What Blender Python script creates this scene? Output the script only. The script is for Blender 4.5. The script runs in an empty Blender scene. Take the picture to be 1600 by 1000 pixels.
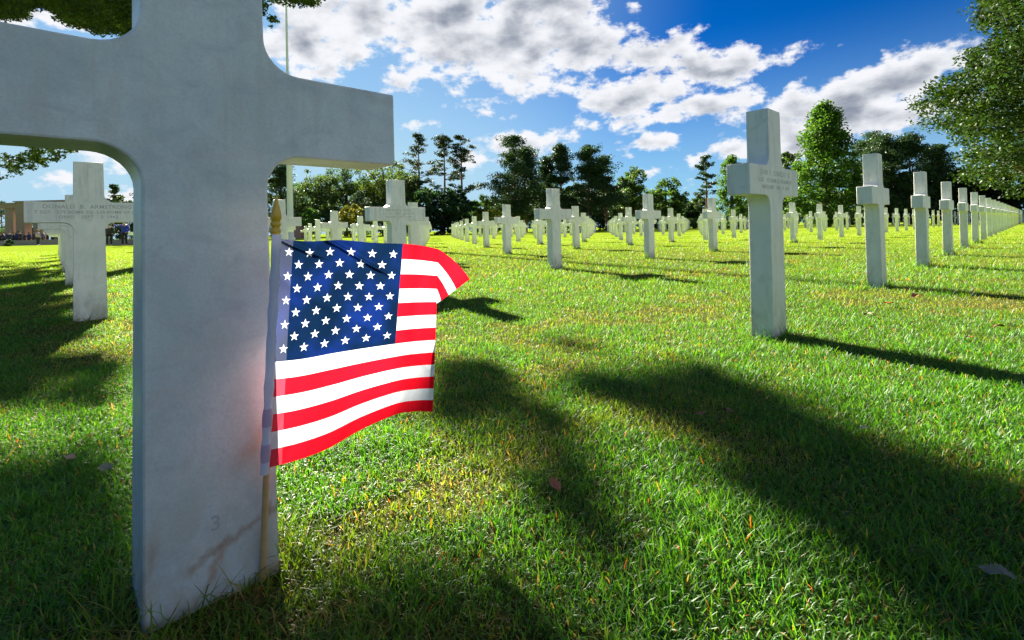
import bpy, bmesh, math, random
import numpy as np
from mathutils import Vector, Matrix
R_ = math.radians
rng = np.random.default_rng(7)
random.seed(7)
S = bpy.context.scene
COL = S.collection

# ------------------------------------------------------------------ camera
FPX = 765.31                       # focal length in pixels of the 1600 px wide photograph
CAM = np.array([-.1655, -.8211, .5277])
YAW, PITCH, ROLL = .7510, .0100, -.0246
def cam_axes():
    f = np.array([math.sin(YAW)*math.cos(PITCH), math.cos(YAW)*math.cos(PITCH), math.sin(PITCH)])
    r = np.array([math.cos(YAW), -math.sin(YAW), 0.]); u = np.cross(r, f)
    c, s = math.cos(ROLL), math.sin(ROLL)
    return c*r+s*u, -s*r+c*u, f
RT, UP, FW = cam_axes()
cam_data = bpy.data.cameras.new('camera')
cam = bpy.data.objects.new('camera', cam_data); COL.objects.link(cam)
cam.matrix_world = Matrix(((RT[0], UP[0], -FW[0], CAM[0]), (RT[1], UP[1], -FW[1], CAM[1]), (RT[2], UP[2], -FW[2], CAM[2]), (0, 0, 0, 1)))
cam_data.sensor_width = 36; cam_data.lens = 36*FPX/1600
cam_data.shift_y = -149.83/1600
cam_data.clip_start = .02; cam_data.clip_end = 2000
cam_data.dof.use_dof = False
S.camera = cam
def ray(x, y):
    return FW + RT*(x-800)/FPX - UP*(y-350.17)/FPX
def at(x, y, Z):                   # a point measured in the photograph, at its own depth
    return CAM + ray(x, y)*Z
def on_ground(x, y):
    d = ray(x, y); return CAM + d*(-CAM[2]/d[2])
def project(P):
    d = P-CAM; z = d@FW
    z = np.where(np.abs(z) < 1e-6, 1e-6, z)
    return 800+FPX*(d@RT)/z, 350.17-FPX*(d@UP)/z, z

# ------------------------------------------------------------------ exposure, sun
S.view_settings.view_transform = 'Standard'; S.view_settings.look = 'None'
S.view_settings.gamma = 1; S.view_settings.exposure = 2.5
S.cycles.max_bounces = 8; S.cycles.transparent_max_bounces = 8
S.cycles.diffuse_bounces = 4; S.cycles.glossy_bounces = 3; S.cycles.transmission_bounces = 4
S.cycles.sample_clamp_indirect = 6
S.cycles.use_denoising = True
SUN_AZ, SUN_EL = R_(13.2), R_(24.5)
SUN = np.array([math.sin(SUN_AZ)*math.cos(SUN_EL), math.cos(SUN_AZ)*math.cos(SUN_EL), math.sin(SUN_EL)])
sl = bpy.data.lights.new('sun', 'SUN'); sl.energy = 5.0; sl.angle = R_(.35); sl.color = (1, .93, .8)
sun = bpy.data.objects.new('sun', sl); COL.objects.link(sun)
sun.rotation_euler = Vector(SUN).to_track_quat('Z', 'Y').to_euler(); sun.location = (0, 0, 30)

# ------------------------------------------------------------------ node helpers
class NT:
    def __init__(s, tree): s.t = tree; s.n = tree.nodes; s.l = tree.links
    def node(s, typ, **kw):
        n = s.n.new(typ)
        for k, v in kw.items(): setattr(n, k, v)
        return n
    def put(s, sock, v):
        if hasattr(v, 'is_output') or isinstance(v, bpy.types.NodeSocket): s.l.new(v, sock)
        else: sock.default_value = v
    def math(s, op, a, b=None, c=None, clamp=False):
        n = s.node('ShaderNodeMath', operation=op, use_clamp=clamp); s.put(n.inputs[0], a)
        if b is not None: s.put(n.inputs[1], b)
        if c is not None: s.put(n.inputs[2], c)
        return n.outputs[0]
    def vmath(s, op, a, b=None, out=0):
        n = s.node('ShaderNodeVectorMath', operation=op); s.put(n.inputs[0], a)
        if b is not None: s.put(n.inputs[1], b)
        return n.outputs[out]
    def mix(s, f, a, b, blend='MIX'):
        n = s.node('ShaderNodeMix', data_type='RGBA', blend_type=blend); s.put(n.inputs['Factor'], f)
        for k, v in ((6, a), (7, b)):
            if isinstance(v, tuple) and len(v) == 3: v = v+(1,)
            s.put(n.inputs[k], v)
        return n.outputs[2]
    def ramp(s, f, lo, hi, a=0., b=1., smooth=True):
        n = s.node('ShaderNodeMapRange', interpolation_type='SMOOTHSTEP' if smooth else 'LINEAR')
        s.put(n.inputs[0], f); s.put(n.inputs[1], lo); s.put(n.inputs[2], hi); s.put(n.inputs[3], a); s.put(n.inputs[4], b)
        return n.outputs[0]
    def noise(s, vec, scale, detail=4, rough=.55, dist=0., out=0):
        n = s.node('ShaderNodeTexNoise'); s.put(n.inputs['Vector'], vec)
        n.inputs['Scale'].default_value = scale; n.inputs['Detail'].default_value = detail
        n.inputs['Roughness'].default_value = rough; n.inputs['Distortion'].default_value = dist
        return n.outputs[out]
    def scale(s, vec, k):
        n = s.node('ShaderNodeVectorMath', operation='MULTIPLY'); s.put(n.inputs[0], vec); n.inputs[1].default_value = k
        return n.outputs[0]

# ------------------------------------------------------------------ sky
world = bpy.data.worlds.new('World'); S.world = world; world.use_nodes = True
def build_world():
    t = NT(world.node_tree); t.n.clear()
    sky = t.node('ShaderNodeTexSky', sky_type='NISHITA', sun_disc=False)
    sky.sun_elevation = SUN_EL; sky.sun_rotation = SUN_AZ; sky.altitude = 800; sky.air_density = 1.0; sky.dust_density = .15; sky.ozone_density = 4
    hs = t.node('ShaderNodeHueSaturation'); hs.inputs['Saturation'].default_value = 1.35; hs.inputs['Value'].default_value = 1.0
    t.l.new(sky.outputs[0], hs.inputs['Color'])
    tc = t.node('ShaderNodeTexCoord'); D = t.vmath('NORMALIZE', tc.outputs['Generated'])
    base = t.mix(1.0, hs.outputs[0], SKYTINT, 'MULTIPLY')
    # cumulus: measured cloud banks, their edges broken up by noise in the direction of view
    wn = t.noise(t.scale(D, (1, 1, 1.6)), 9, 5, .62, out=1)
    w = t.vmath('SUBTRACT', wn, (.5, .5, .5)); w = t.vmath('MULTIPLY', w, (.11, .11, .05))
    DW = t.vmath('ADD', D, w)
    cur = None
    for cx, cy, rx, ry, rot in CLOUDS:
        c = Vector(ray(cx, cy)).normalized()
        k = 1/np.linalg.norm(ray(cx, cy))
        a = Vector(ray(cx+60*math.cos(R_(rot)), cy-60*math.sin(R_(rot)))).normalized()-c
        a = (a-c*a.dot(c)).normalized(); b = c.cross(a).normalized()
        M = Matrix((a, b, c)).transposed()
        m = t.node('ShaderNodeMapping', vector_type='TEXTURE'); t.l.new(DW, m.inputs[0])
        m.inputs['Location'].default_value = c; m.inputs['Rotation'].default_value = M.to_euler()
        m.inputs['Scale'].default_value = (rx/FPX*k, ry/FPX*k, 1.5)
        ln = t.vmath('LENGTH', m.outputs[0], out=1)
        ln = t.math('MULTIPLY_ADD', t.math('SUBTRACT', 1.0, ln), min(1., ry/36), 0.)
        cur = ln if cur is None else t.math('SMOOTH_MAX', cur, ln, .10)
    z = t.node('ShaderNodeSeparateXYZ'); t.l.new(D, z.inputs[0])
    # unseen cumulus added behind the camera, placed to light the cross fronts
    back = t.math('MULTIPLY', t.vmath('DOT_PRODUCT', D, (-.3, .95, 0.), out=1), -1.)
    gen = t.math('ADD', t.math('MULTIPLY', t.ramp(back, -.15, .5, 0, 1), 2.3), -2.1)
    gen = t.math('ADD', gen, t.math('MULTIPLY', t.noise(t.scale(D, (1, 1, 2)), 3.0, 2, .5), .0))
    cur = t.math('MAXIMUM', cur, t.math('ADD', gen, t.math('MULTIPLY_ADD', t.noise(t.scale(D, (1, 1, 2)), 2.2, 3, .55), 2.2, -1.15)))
    f1 = t.noise(t.scale(D, (1, 1, 1.7)), 15, 8, .6)
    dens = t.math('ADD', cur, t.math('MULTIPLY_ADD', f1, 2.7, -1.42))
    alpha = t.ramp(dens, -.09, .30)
    # thickness: the same field a little higher up, so the undersides read thicker
    f2 = t.noise(t.vmath('ADD', t.scale(D, (1, 1, 1.7)), (0, 0, .030)), 15, 4, .5)
    thick = t.ramp(t.math('ADD', t.math('MULTIPLY', cur, .75), t.math('MULTIPLY_ADD', f2, 1.7, -.75)), .25, 1.1)
    f3 = t.noise(t.scale(D, (1, 1, 2.2)), 34, 4, .6)
    thick = t.math('MULTIPLY', thick, t.ramp(f3, .2, .75, .82, 1.0), clamp=True)
    ccol = t.mix(thick, CLOUD_LIT, CLOUD_CORE)
    glow = t.ramp(t.vmath('DOT_PRODUCT', D, tuple(SUN), out=1), .66, 1.0, 0., .62)
    hazef = t.math('ADD', t.ramp(z.outputs[2], -.05, .36, .85, 0.), glow, clamp=True)
    sk = t.mix(hazef, base, HORIZON)
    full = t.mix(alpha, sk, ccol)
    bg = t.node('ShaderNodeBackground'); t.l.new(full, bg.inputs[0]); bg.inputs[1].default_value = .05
    o = t.node('ShaderNodeOutputWorld'); t.l.new(bg.outputs[0], o.inputs[0])
SKYTINT = (.02, .27, .40)
CLOUD_LIT = (3.3, 3.35, 3.5); CLOUD_CORE = (.85, 1.0, 1.3); HORIZON = (1.6, 2.5, 3.15)
CLOUDS = [(560, 25, 125, 62, 0), (470, 70, 55, 40, 0), (700, 30, 110, 85, 0), (800, 60, 170, 85, 0), (900, 70, 90, 70, -10), (850, 10, 120, 50, 0),
          (550, 92, 30, 16, 0), (512, 110, 42, 16, -12), (475, 105, 20, 12, 0), (617, 127, 16, 8, 0), (672, 190, 26, 9, 0), (800, 180, 62, 8, 3),
          (1000, 85, 95, 30, 14), (1110, 110, 125, 32, 8), (990, 150, 110, 34, 8), (1090, 168, 110, 26, 10), (975, 188, 50, 16, 10), (1036, 220, 62, 18, 9),
          (800, 225, 90, 26, 2), (735, 245, 40, 18, 0), (1046, 271, 45, 9, 3), (1140, 234, 45, 16, 5),
          (1400, 125, 135, 46, 14), (1300, 175, 105, 60, 14), (1250, 220, 70, 46, 0), (1470, 92, 70, 20, 14), (1380, 175, 110, 34, 0),
          (175, 236, 60, 16, -5), (205, 252, 30, 14, 0), (75, 280, 70, 15, 3), (30, 300, 50, 9, 0), (190, 303, 45, 9, 0), (60, 30, 60, 20, 0)]
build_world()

# ------------------------------------------------------------------ object helpers
def tag(o, label=None, cat=None, group=None, kind=None):
    if label: o['label'] = label
    if cat: o['category'] = cat
    if group: o['group'] = group
    if kind: o['kind'] = kind
    return o
def empty(name, loc, label, cat, group=None):
    o = bpy.data.objects.new(name, None); o.empty_display_size = .1; COL.objects.link(o); o.location = loc
    return tag(o, label, cat, group)
def link(name, me, parent=None, mat=None):
    o = bpy.data.objects.new(name, me); COL.objects.link(o)
    if parent is not None: o.parent = parent
    if mat is not None:
        me.materials.clear(); me.materials.append(mat)
    return o
def np_mesh(name, verts, faces, col=None, smooth=False):
    """faces: list of int arrays (n,k) with any k"""
    me = bpy.data.meshes.new(name)
    verts = np.asarray(verts, dtype=np.float32); me.vertices.add(len(verts)); me.vertices.foreach_set('co', verts.ravel())
    faces = [np.asarray(f, dtype=np.int32) for f in faces if len(f)]
    tot = np.concatenate([np.full(len(f), f.shape[1], dtype=np.int32) for f in faces])
    loops = np.concatenate([f.ravel() for f in faces])
    me.loops.add(len(loops)); me.loops.foreach_set('vertex_index', loops)
    me.polygons.add(len(tot)); st = np.concatenate([[0], np.cumsum(tot)[:-1]]).astype(np.int32)
    me.polygons.foreach_set('loop_start', st); me.polygons.foreach_set('loop_total', tot)
    if smooth: me.polygons.foreach_set('use_smooth', np.ones(len(tot), dtype=bool))
    if col is not None:
        a = me.color_attributes.new('tint', 'FLOAT_COLOR', 'POINT')
        c = np.ones((len(verts), 4), dtype=np.float32); c[:, :3] = col; a.data.foreach_set('color', c.ravel())
    me.update(calc_edges=True); return me
def bm_obj(name, bm, mat, parent=None, smooth=None):
    me = bpy.data.meshes.new(name); bm.to_mesh(me); bm.free()
    if smooth is not None:
        me.polygons.foreach_set('use_smooth', np.ones(len(me.polygons), dtype=bool)); me.set_sharp_from_angle(angle=R_(smooth))
    return link(name, me, parent, mat)
def add_box(bm, c, s, rz=0, bev=0):
    r = bmesh.ops.create_cube(bm, size=1)
    M = Matrix.Translation(c) @ Matrix.Rotation(rz, 4, 'Z') @ Matrix.Diagonal((*s, 1))
    bmesh.ops.transform(bm, matrix=M, verts=r['verts'])
    if bev:
        ed = list({e for v in r['verts'] for e in v.link_edges}); bmesh.ops.bevel(bm, geom=ed, offset=bev, segments=1, affect='EDGES')
def tube_np(pts, rad, sides=7):
    pts = np.asarray(pts, float); rad = np.asarray(rad, float); n = len(pts)
    t = np.gradient(pts, axis=0); t /= np.linalg.norm(t, axis=1)[:, None]+1e-9
    ref = np.array([0, 0, 1.]) if abs(t[0, 2]) < .9 else np.array([1., 0, 0])
    V = []
    for i in range(n):
        a = np.cross(t[i], ref); a /= np.linalg.norm(a)+1e-9; b = np.cross(a, t[i])
        an = np.linspace(0, 2*np.pi, sides, endpoint=False)
        V.append(pts[i]+rad[i]*(np.cos(an)[:, None]*a+np.sin(an)[:, None]*b))
    V = np.concatenate(V); F = []
    for i in range(n-1):
        for j in range(sides):
            F.append((i*sides+j, i*sides+(j+1) % sides, (i+1)*sides+(j+1) % sides, (i+1)*sides+j))
    return V, np.array(F)
class Acc:
    def __init__(s): s.v = []; s.f = []; s.n = 0
    def add(s, V, F): s.v.append(V); s.f.append(F+s.n); s.n += len(V)
    def mesh(s, name, smooth=True): return np_mesh(name, np.concatenate(s.v), [np.concatenate(s.f)], smooth=smooth)
def lathe(prof, sides=16):
    V = []; F = []; an = np.linspace(0, 2*np.pi, sides, endpoint=False)
    for r, z in prof: V += [(r*math.cos(a), r*math.sin(a), z) for a in an]
    for i in range(len(prof)-1):
        for j in range(sides): F.append((i*sides+j, i*sides+(j+1) % sides, (i+1)*sides+(j+1) % sides, (i+1)*sides+j))
    return np.array(V), np.array(F)

# ------------------------------------------------------------------ materials
def new_mat(name):
    m = bpy.data.materials.new(name); m.use_nodes = True; t = NT(m.node_tree); t.n.clear()
    o = t.node('ShaderNodeOutputMaterial'); return m, t, o
def simple(name, col, rough=.7, var=.12, scale=20, bump=0., metal=0.):
    m, t, o = new_mat(name); p = t.node('ShaderNodeBsdfPrincipled')
    tc = t.node('ShaderNodeTexCoord'); n = t.noise(tc.outputs['Object'], scale, 5, .6)
    c = t.mix(n, tuple(x*(1-var) for x in col), tuple(min(1, x*(1+var)) for x in col))
    t.l.new(c, p.inputs['Base Color']); p.inputs['Roughness'].default_value = rough; p.inputs['Metallic'].default_value = metal
    if bump:
        b = t.node('ShaderNodeBump'); b.inputs['Strength'].default_value = bump; b.inputs['Distance'].default_value = .01
        t.l.new(n, b.inputs['Height']); t.l.new(b.outputs[0], p.inputs['Normal'])
    t.l.new(p.outputs[0], o.inputs[0]); return m
def leafy(name, tint, trans=.45, gloss=.05, tcol=None):
    m, t, o = new_mat(name)
    a = t.node('ShaderNodeAttribute', attribute_name='tint')
    c = t.mix(1., a.outputs['Color'], tint, 'MULTIPLY')
    ct = t.mix(1., a.outputs['Color'], tcol or tuple(min(1, x*1.5) for x in tint), 'MULTIPLY')
    d = t.node('ShaderNodeBsdfDiffuse'); t.l.new(c, d.inputs[0])
    tr = t.node('ShaderNodeBsdfTranslucent'); t.l.new(ct, tr.inputs[0])
    mx = t.node('ShaderNodeMixShader'); mx.inputs[0].default_value = trans; t.l.new(d.outputs[0], mx.inputs[1]); t.l.new(tr.outputs[0], mx.inputs[2])
    g = t.node('ShaderNodeBsdfGlossy'); g.inputs['Roughness'].default_value = .5; g.inputs['Color'].default_value = (1, 1, 1, 1)
    fr = t.node('ShaderNodeLayerWeight'); fr.inputs[0].default_value = .3
    m2 = t.node('ShaderNodeMixShader'); t.l.new(t.math('MULTIPLY_ADD', fr.outputs['Facing'], gloss*2, gloss*.4), m2.inputs[0])
    t.l.new(mx.outputs[0], m2.inputs[1]); t.l.new(g.outputs[0], m2.inputs[2]); t.l.new(m2.outputs[0], o.inputs[0])
    return m
def marble(name, near=False):
    m, t, o = new_mat(name); p = t.node('ShaderNodeBsdfPrincipled')
    tc = t.node('ShaderNodeTexCoord'); oi = t.node('ShaderNodeObjectInfo')
    sh = t.math('MULTIPLY', oi.outputs['Random'], 37.)
    co = t.vmath('ADD', tc.outputs['Object'], sh) if not near else tc.outputs['Object']
    n1 = t.noise(co, 4 if near else 6, 7, .62, 1.2); n2 = t.noise(t.scale(co, (1, 1, .5)), 22, 6, .65, .6)
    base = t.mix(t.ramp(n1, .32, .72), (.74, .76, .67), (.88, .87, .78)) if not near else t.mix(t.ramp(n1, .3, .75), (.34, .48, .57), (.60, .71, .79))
    base = t.mix(t.ramp(oi.outputs['Random'], 0, 1, 0, .6, False), base, (.68, .68, .56))
    wv = t.node('ShaderNodeTexWave', wave_type='BANDS', bands_direction='DIAGONAL'); t.l.new(co, wv.inputs['Vector'])
    wv.inputs['Scale'].default_value = 3.5; wv.inputs['Distortion'].default_value = 9; wv.inputs['Detail'].default_value = 5; wv.inputs['Detail Scale'].default_value = 1.3
    vein = t.math('MULTIPLY', t.ramp(wv.outputs[0], .0, .16, 1, 0), t.ramp(n2, .42, .75, 0, .45))
    base = t.mix(vein, base, (.42, .43, .43))
    # dirt splashed up from the soil and grey lichen specks
    z = t.node('ShaderNodeSeparateXYZ'); t.l.new(tc.outputs['Object'], z.inputs[0])
    dz = t.math('MULTIPLY', t.ramp(z.outputs[2], .02, .26, 1, 0), t.ramp(n2, .3, .7, .1, .75))
    base = t.mix(dz, base, (.36, .31, .22))
    sp = t.ramp(t.noise(co, 150, 2, .5), .70, .78, 0, .5); base = t.mix(sp, base, (.34, .31, .26))
    st = t.math('MULTIPLY', t.ramp(t.noise(t.scale(co, (1, 1, .12)), 30, 4, .6), .48, .72, 0, .55), t.ramp(z.outputs[2], .3, 1.0, .4, 1))
    base = t.mix(st, base, (.45, .45, .42))
    if near:
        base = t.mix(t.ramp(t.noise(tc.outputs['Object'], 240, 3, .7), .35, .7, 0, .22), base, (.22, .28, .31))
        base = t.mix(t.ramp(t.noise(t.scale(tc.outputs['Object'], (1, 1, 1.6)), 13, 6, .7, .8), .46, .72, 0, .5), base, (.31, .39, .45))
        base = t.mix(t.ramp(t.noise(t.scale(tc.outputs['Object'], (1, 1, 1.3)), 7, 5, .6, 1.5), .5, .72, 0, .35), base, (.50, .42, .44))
        # the flaw in this stone: a rust-brown vein rising to the right near the foot, and its branch
        def streak(x0, z0, x1, z1, wd, amt, colr):
            nonlocal base
            L = math.hypot(x1-x0, z1-z0); ax, az = (x1-x0)/L, (z1-z0)/L
            jig = t.math('MULTIPLY_ADD', t.noise(tc.outputs['Object'], 26, 5, .65), .05, -.025)
            X, Z = z.outputs[0], z.outputs[2]
            al = t.math('ADD', t.math('MULTIPLY', t.math('SUBTRACT', X, x0), ax), t.math('MULTIPLY', t.math('SUBTRACT', Z, z0), az))
            ac = t.math('ABSOLUTE', t.math('ADD', jig, t.math('ADD', t.math('MULTIPLY', t.math('SUBTRACT', X, x0), -az), t.math('MULTIPLY', t.math('SUBTRACT', Z, z0), ax))))
            f = t.math('MULTIPLY', t.ramp(ac, 0, wd, 1, 0), t.math('MULTIPLY', t.ramp(al, -.03, .03), t.ramp(al, L-.03, L+.04, 1, 0)))
            f = t.math('MULTIPLY', t.math('MULTIPLY', f, amt), t.ramp(n2, .25, .65, .35, 1))
            base = t.mix(f, base, colr)
        streak(-.035, .060, .092, .112, .012, .85, (.27, .17, .10))
        streak(-.018, .02, .012, .07, .010, .75, (.36, .19, .12))
        streak(-.09, .03, -.075, .11, .012, .7, (.30, .24, .17))
        streak(.035, .19, .07, .235, .02, .4, (.45, .25, .12))
    t.l.new(base, p.inputs['Base Color']); p.inputs['Roughness'].default_value = .42
    p.inputs['Subsurface Weight'].default_value = .12; p.inputs['Subsurface Radius'].default_value = (1, .8, .6); p.inputs['Subsurface Scale'].default_value = .012
    b = t.node('ShaderNodeBump'); b.inputs['Strength'].default_value = .25; b.inputs['Distance'].default_value = .002
    t.l.new(t.math('ADD', t.noise(co, 90, 4, .6), t.math('MULTIPLY', n2, .6)), b.inputs['Height']); t.l.new(b.outputs[0], p.inputs['Normal'])
    t.l.new(p.outputs[0], o.inputs[0]); return m
M_marble = marble('white_marble'); M_near = marble('veined_marble', True)
M_cut = simple('cut_lettering', (.46, .45, .41), .9)
M_cut3 = simple('cut_numeral', (.55, .53, .47), .9)
M_wood = simple('birch_wood', (.42, .29, .13), .5, .35, 60)
M_gold = simple('gold_plastic', (.62, .38, .03), .3, .1)
M_bark = simple('bark', (.10, .075, .055), .95, .45, 8, .6)
M_barkp = simple('pine_bark', (.17, .095, .06), .95, .45, 8, .6)
M_stone = simple('memorial_limestone', (.27, .20, .16), .85, .12, 3)
M_wallst = simple('low_wall_stone', (.36, .30, .26), .9, .2, 4)
M_wallp = simple('rose_granite', (.36, .22, .18), .85, .15, 3)
M_pole = simple('white_enamel', (.62, .64, .68), .4, .05)

# ------------------------------------------------------------------ ground
def build_ground():
    m, t, o = new_mat('lawn_soil'); p = t.node('ShaderNodeBsdfDiffuse')
    tc = t.node('ShaderNodeTexCoord'); P = tc.outputs['Object']
    a = t.noise(P, 1.1, 5, .6); b = t.noise(P, 30, 6, .7); c = t.noise(P, 5, 4, .6)
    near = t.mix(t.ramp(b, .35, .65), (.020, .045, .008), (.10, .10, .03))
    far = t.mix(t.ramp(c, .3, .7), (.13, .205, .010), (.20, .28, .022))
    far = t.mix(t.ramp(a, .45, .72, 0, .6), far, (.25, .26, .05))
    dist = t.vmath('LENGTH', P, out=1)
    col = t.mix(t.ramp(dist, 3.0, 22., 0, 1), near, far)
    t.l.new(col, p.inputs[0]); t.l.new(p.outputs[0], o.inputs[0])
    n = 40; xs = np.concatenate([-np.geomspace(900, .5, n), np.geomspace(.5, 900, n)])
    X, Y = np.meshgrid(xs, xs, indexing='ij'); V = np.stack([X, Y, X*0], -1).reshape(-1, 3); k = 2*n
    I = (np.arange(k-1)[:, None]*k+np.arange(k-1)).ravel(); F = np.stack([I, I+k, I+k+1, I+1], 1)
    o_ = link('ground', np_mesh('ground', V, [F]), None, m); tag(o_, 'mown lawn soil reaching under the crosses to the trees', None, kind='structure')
build_ground()

def vnoise(x, y, s, seed):       # cheap smooth value noise
    r = np.random.default_rng(seed).random((64, 64)); x = x*s+100; y = y*s+100
    xi = np.floor(x).astype(int); yi = np.floor(y).astype(int); fx = x-xi; fy = y-yi; fx = fx*fx*(3-2*fx); fy = fy*fy*(3-2*fy)
    g = lambda i, j: r[i % 64, j % 64]
    return (g(xi, yi)*(1-fx)+g(xi+1, yi)*fx)*(1-fy)+(g(xi, yi+1)*(1-fx)+g(xi+1, yi+1)*fx)*fy
def build_grass():
    Fh = np.array([math.sin(YAW), math.cos(YAW)]); Rh = np.array([math.cos(YAW), -math.sin(YAW)])
    pts = []; Zs = []
    def sample(n, z0, z1, powr):   # density ~ Z^-powr
        u = rng.random(n); e = 2-powr
        Z = (z0**e+u*(z1**e-z0**e))**(1/e) if abs(e) > 1e-6 else z0*(z1/z0)**u
        X = (rng.random(n)*2-1)*Z*1.16+(rng.random(n)-.5)*.3
        return X, Z
    for n, z0, z1, pw in ((130000, .38, 1.5, 0.0), (270000, 1.5, 6, 2.0), (150000, 6, 24, 2.0)):
        X, Z = sample(n, z0, z1, pw); pts.append(np.outer(X, Rh)+np.outer(Z, Fh)+CAM[:2]); Zs.append(Z)
    P = np.concatenate(pts); Z = np.concatenate(Zs)
    # a strip of longer unmown blades hugging each foot of stone
    ex = []
    for i in range(0, 7):
        for k in range(0, 4):
            m = 420 if (i, k) == (0, 0) else 130
            cx, cy = i*GA, k*GB+.05
            w, h = .10, .065
            tt = rng.random(m)*4; s = rng.random(m)*2-1; d = np.abs(rng.normal(0, .018, m))
            x = np.where(tt < 1, s*w, np.where(tt < 2, s*w, np.where(tt < 3, -w-d, w+d))); y = np.where(tt < 1, -h-d, np.where(tt < 2, h+d, s*h))
            ex.append(np.stack([cx+x, cy+y], 1))
    ex = np.concatenate(ex); nb = len(P)
    P = np.concatenate([P, ex]); long_ = np.zeros(len(P)); long_[nb:] = 1
    Z = np.concatenate([Z, np.clip((np.c_[ex, np.zeros(len(ex))]-CAM)@FW, .5, None)])
    n = len(P); x, y = P[:, 0], P[:, 1]
    big = vnoise(x, y, 1.3, 1); mid = vnoise(x, y, 5, 2); fine = vnoise(x, y, 22, 3); tuft = vnoise(x, y, 9, 5)
    dry = np.clip((big*.5+mid*.6+fine*.25)-.69, 0, 1)*2.0
    # bare, yellowed turf worn where people walk between the rows
    keep = (rng.random(n) > np.clip(dry*1.1-.12, 0, .55)) | (long_ > 0)
    scl = np.maximum(1, Z/2.6)**.75
    h = (.012+.014*rng.random(n)**1.6+.016*np.clip(tuft-.45, 0, 1)*2)*(1-.35*np.clip(dry, 0, 1))*(1+.0*Z)
    h = np.where(long_ > 0, .04+.05*rng.random(n), h)*np.clip(scl, 1, 1.7)
    w = (.0012+.0014*rng.random(n))*scl
    az = rng.random(n)*2*np.pi
    lean = np.where(rng.random(n) < .18, 1.3, .35+.5*rng.random(n)); bend = rng.random(n)**1.5*1.7
    straw = (rng.random(n) < (.06+.42*np.clip(dry, 0, 1)))
    lean = np.where(straw & (rng.random(n) < .7), 1.35, lean)
    d = np.stack([np.cos(az), np.sin(az)], 1); side = np.stack([-d[:, 1], d[:, 0]], 1)
    tw = rng.normal(0, .7, n); c, s = np.cos(tw), np.sin(tw); side = np.stack([side[:, 0]*c-side[:, 1]*s, side[:, 0]*s+side[:, 1]*c], 1)
    def lvl(f, wd):
        th = lean+bend*f
        r = h*f*np.sin(th*.7); zz = h*f*np.cos(th*.75)
        q = np.zeros((n, 3)); q[:, :2] = P+d*r[:, None]; q[:, 2] = zz-.002*(f == 0)+.002
        off = np.zeros((n, 3)); off[:, :2] = side*(w*wd*.5)[:, None]
        return q-off, q+off
    a0, a1 = lvl(0, .8); b0, b1 = lvl(.45, 1.); c0, c1 = lvl(.78, .62); t0, _ = lvl(1.0, 0.)
    V = np.stack([a0, a1, b0, b1, c0, c1, t0], 1)
    g = rng.random(n)[:, None]; br = (.65+.7*rng.random(n))[:, None]
    green = (np.array([.022, .135, .008])*(1-g)+np.array([.075, .21, .010])*g)*br
    yel = np.array([.16, .24, .018])*br
    col = green*(1-np.clip(dry[:, None]*1.1+.12*(rng.random(n) < .3)[:, None], 0, .8))+yel*np.clip(dry[:, None]*1.1+.12*(rng.random(n) < .3)[:, None], 0, .8)
    farf = np.clip((Z-2)/10, 0, 1)[:, None]*.45; col = col*(1-farf)+np.array([.175, .285, .012])*br*farf
    sc = np.array([.34, .26, .085])*(.6+.6*rng.random(n))[:, None]; col = np.where(straw[:, None], sc, col)
    rust = rng.random(n) < .006; col = np.where(rust[:, None], np.array([.35, .11, .02]), col)
    V = V[keep]; col = col[keep]; n = len(V); C = np.repeat(col, 7, axis=0)
    I = np.arange(n)*7
    Q = np.concatenate([np.stack([I, I+1, I+3, I+2], 1), np.stack([I+2, I+3, I+5, I+4], 1)]); T = np.stack([I+4, I+5, I+6], 1)
    me = np_mesh('grass', V.reshape(-1, 3), [Q, T], C)
    o = link('grass', me, None, leafy('grass_blade', (1., 1., .8), .5, .035, (2.2, 1.8, .7)))
    tag(o, 'short green and straw coloured lawn grass round the crosses', 'grass', kind='stuff')
GA, GB = 2.2824, 3.4054          # spacing of the crosses along a row, and between rows
build_grass()

# ------------------------------------------------------------------ marble crosses
WT, WB, TH, ARM, AZ0, AZ1, HT = .150, .1733, .098, .3045, .653, .786, 1.05
def cross_mesh():
    hw = lambda z: WB/2-(WB-WT)/2*z/HT
    r = .052; pts = [(hw(-.12), -.12)]
    cx, cz = hw(AZ0)+r, AZ0-r
    for q in range(9):
        a = R_(180-90*q/8); pts.append((cx+r*math.cos(a), cz+r*math.sin(a)))
    pts += [(ARM, AZ0), (ARM, AZ1)]
    cx, cz = hw(AZ1)+r, AZ1+r
    for q in range(9):
        a = R_(270-90*q/8); pts.append((cx+r*math.cos(a), cz+r*math.sin(a)))
    pts.append((WT/2, HT))
    full = pts+[(-x, z) for x, z in reversed(pts)]
    bm = bmesh.new(); vs = [bm.verts.new((x, 0, z)) for x, z in full]; f = bm.faces.new(vs)
    if f.normal.y > 0: f.normal_flip()
    ex = bmesh.ops.extrude_face_region(bm, geom=[f]); ev = [g for g in ex['geom'] if isinstance(g, bmesh.types.BMVert)]
    bmesh.ops.translate(bm, verts=ev, vec=(0, TH, 0)); bmesh.ops.recalc_face_normals(bm, faces=bm.faces)
    sharp = [e for e in bm.edges if len(e.link_faces) == 2 and e.calc_face_angle(0) > R_(40)]
    bmesh.ops.bevel(bm, geom=sharp, offset=.0035, segments=2, profile=.5, affect='EDGES')
    me = bpy.data.meshes.new('marble_cross'); bm.to_mesh(me); bm.free()
    me.polygons.foreach_set('use_smooth', np.ones(len(me.polygons), dtype=bool)); me.set_sharp_from_angle(angle=R_(20))
    return me
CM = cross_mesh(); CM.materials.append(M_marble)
CN = CM.copy()
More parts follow.
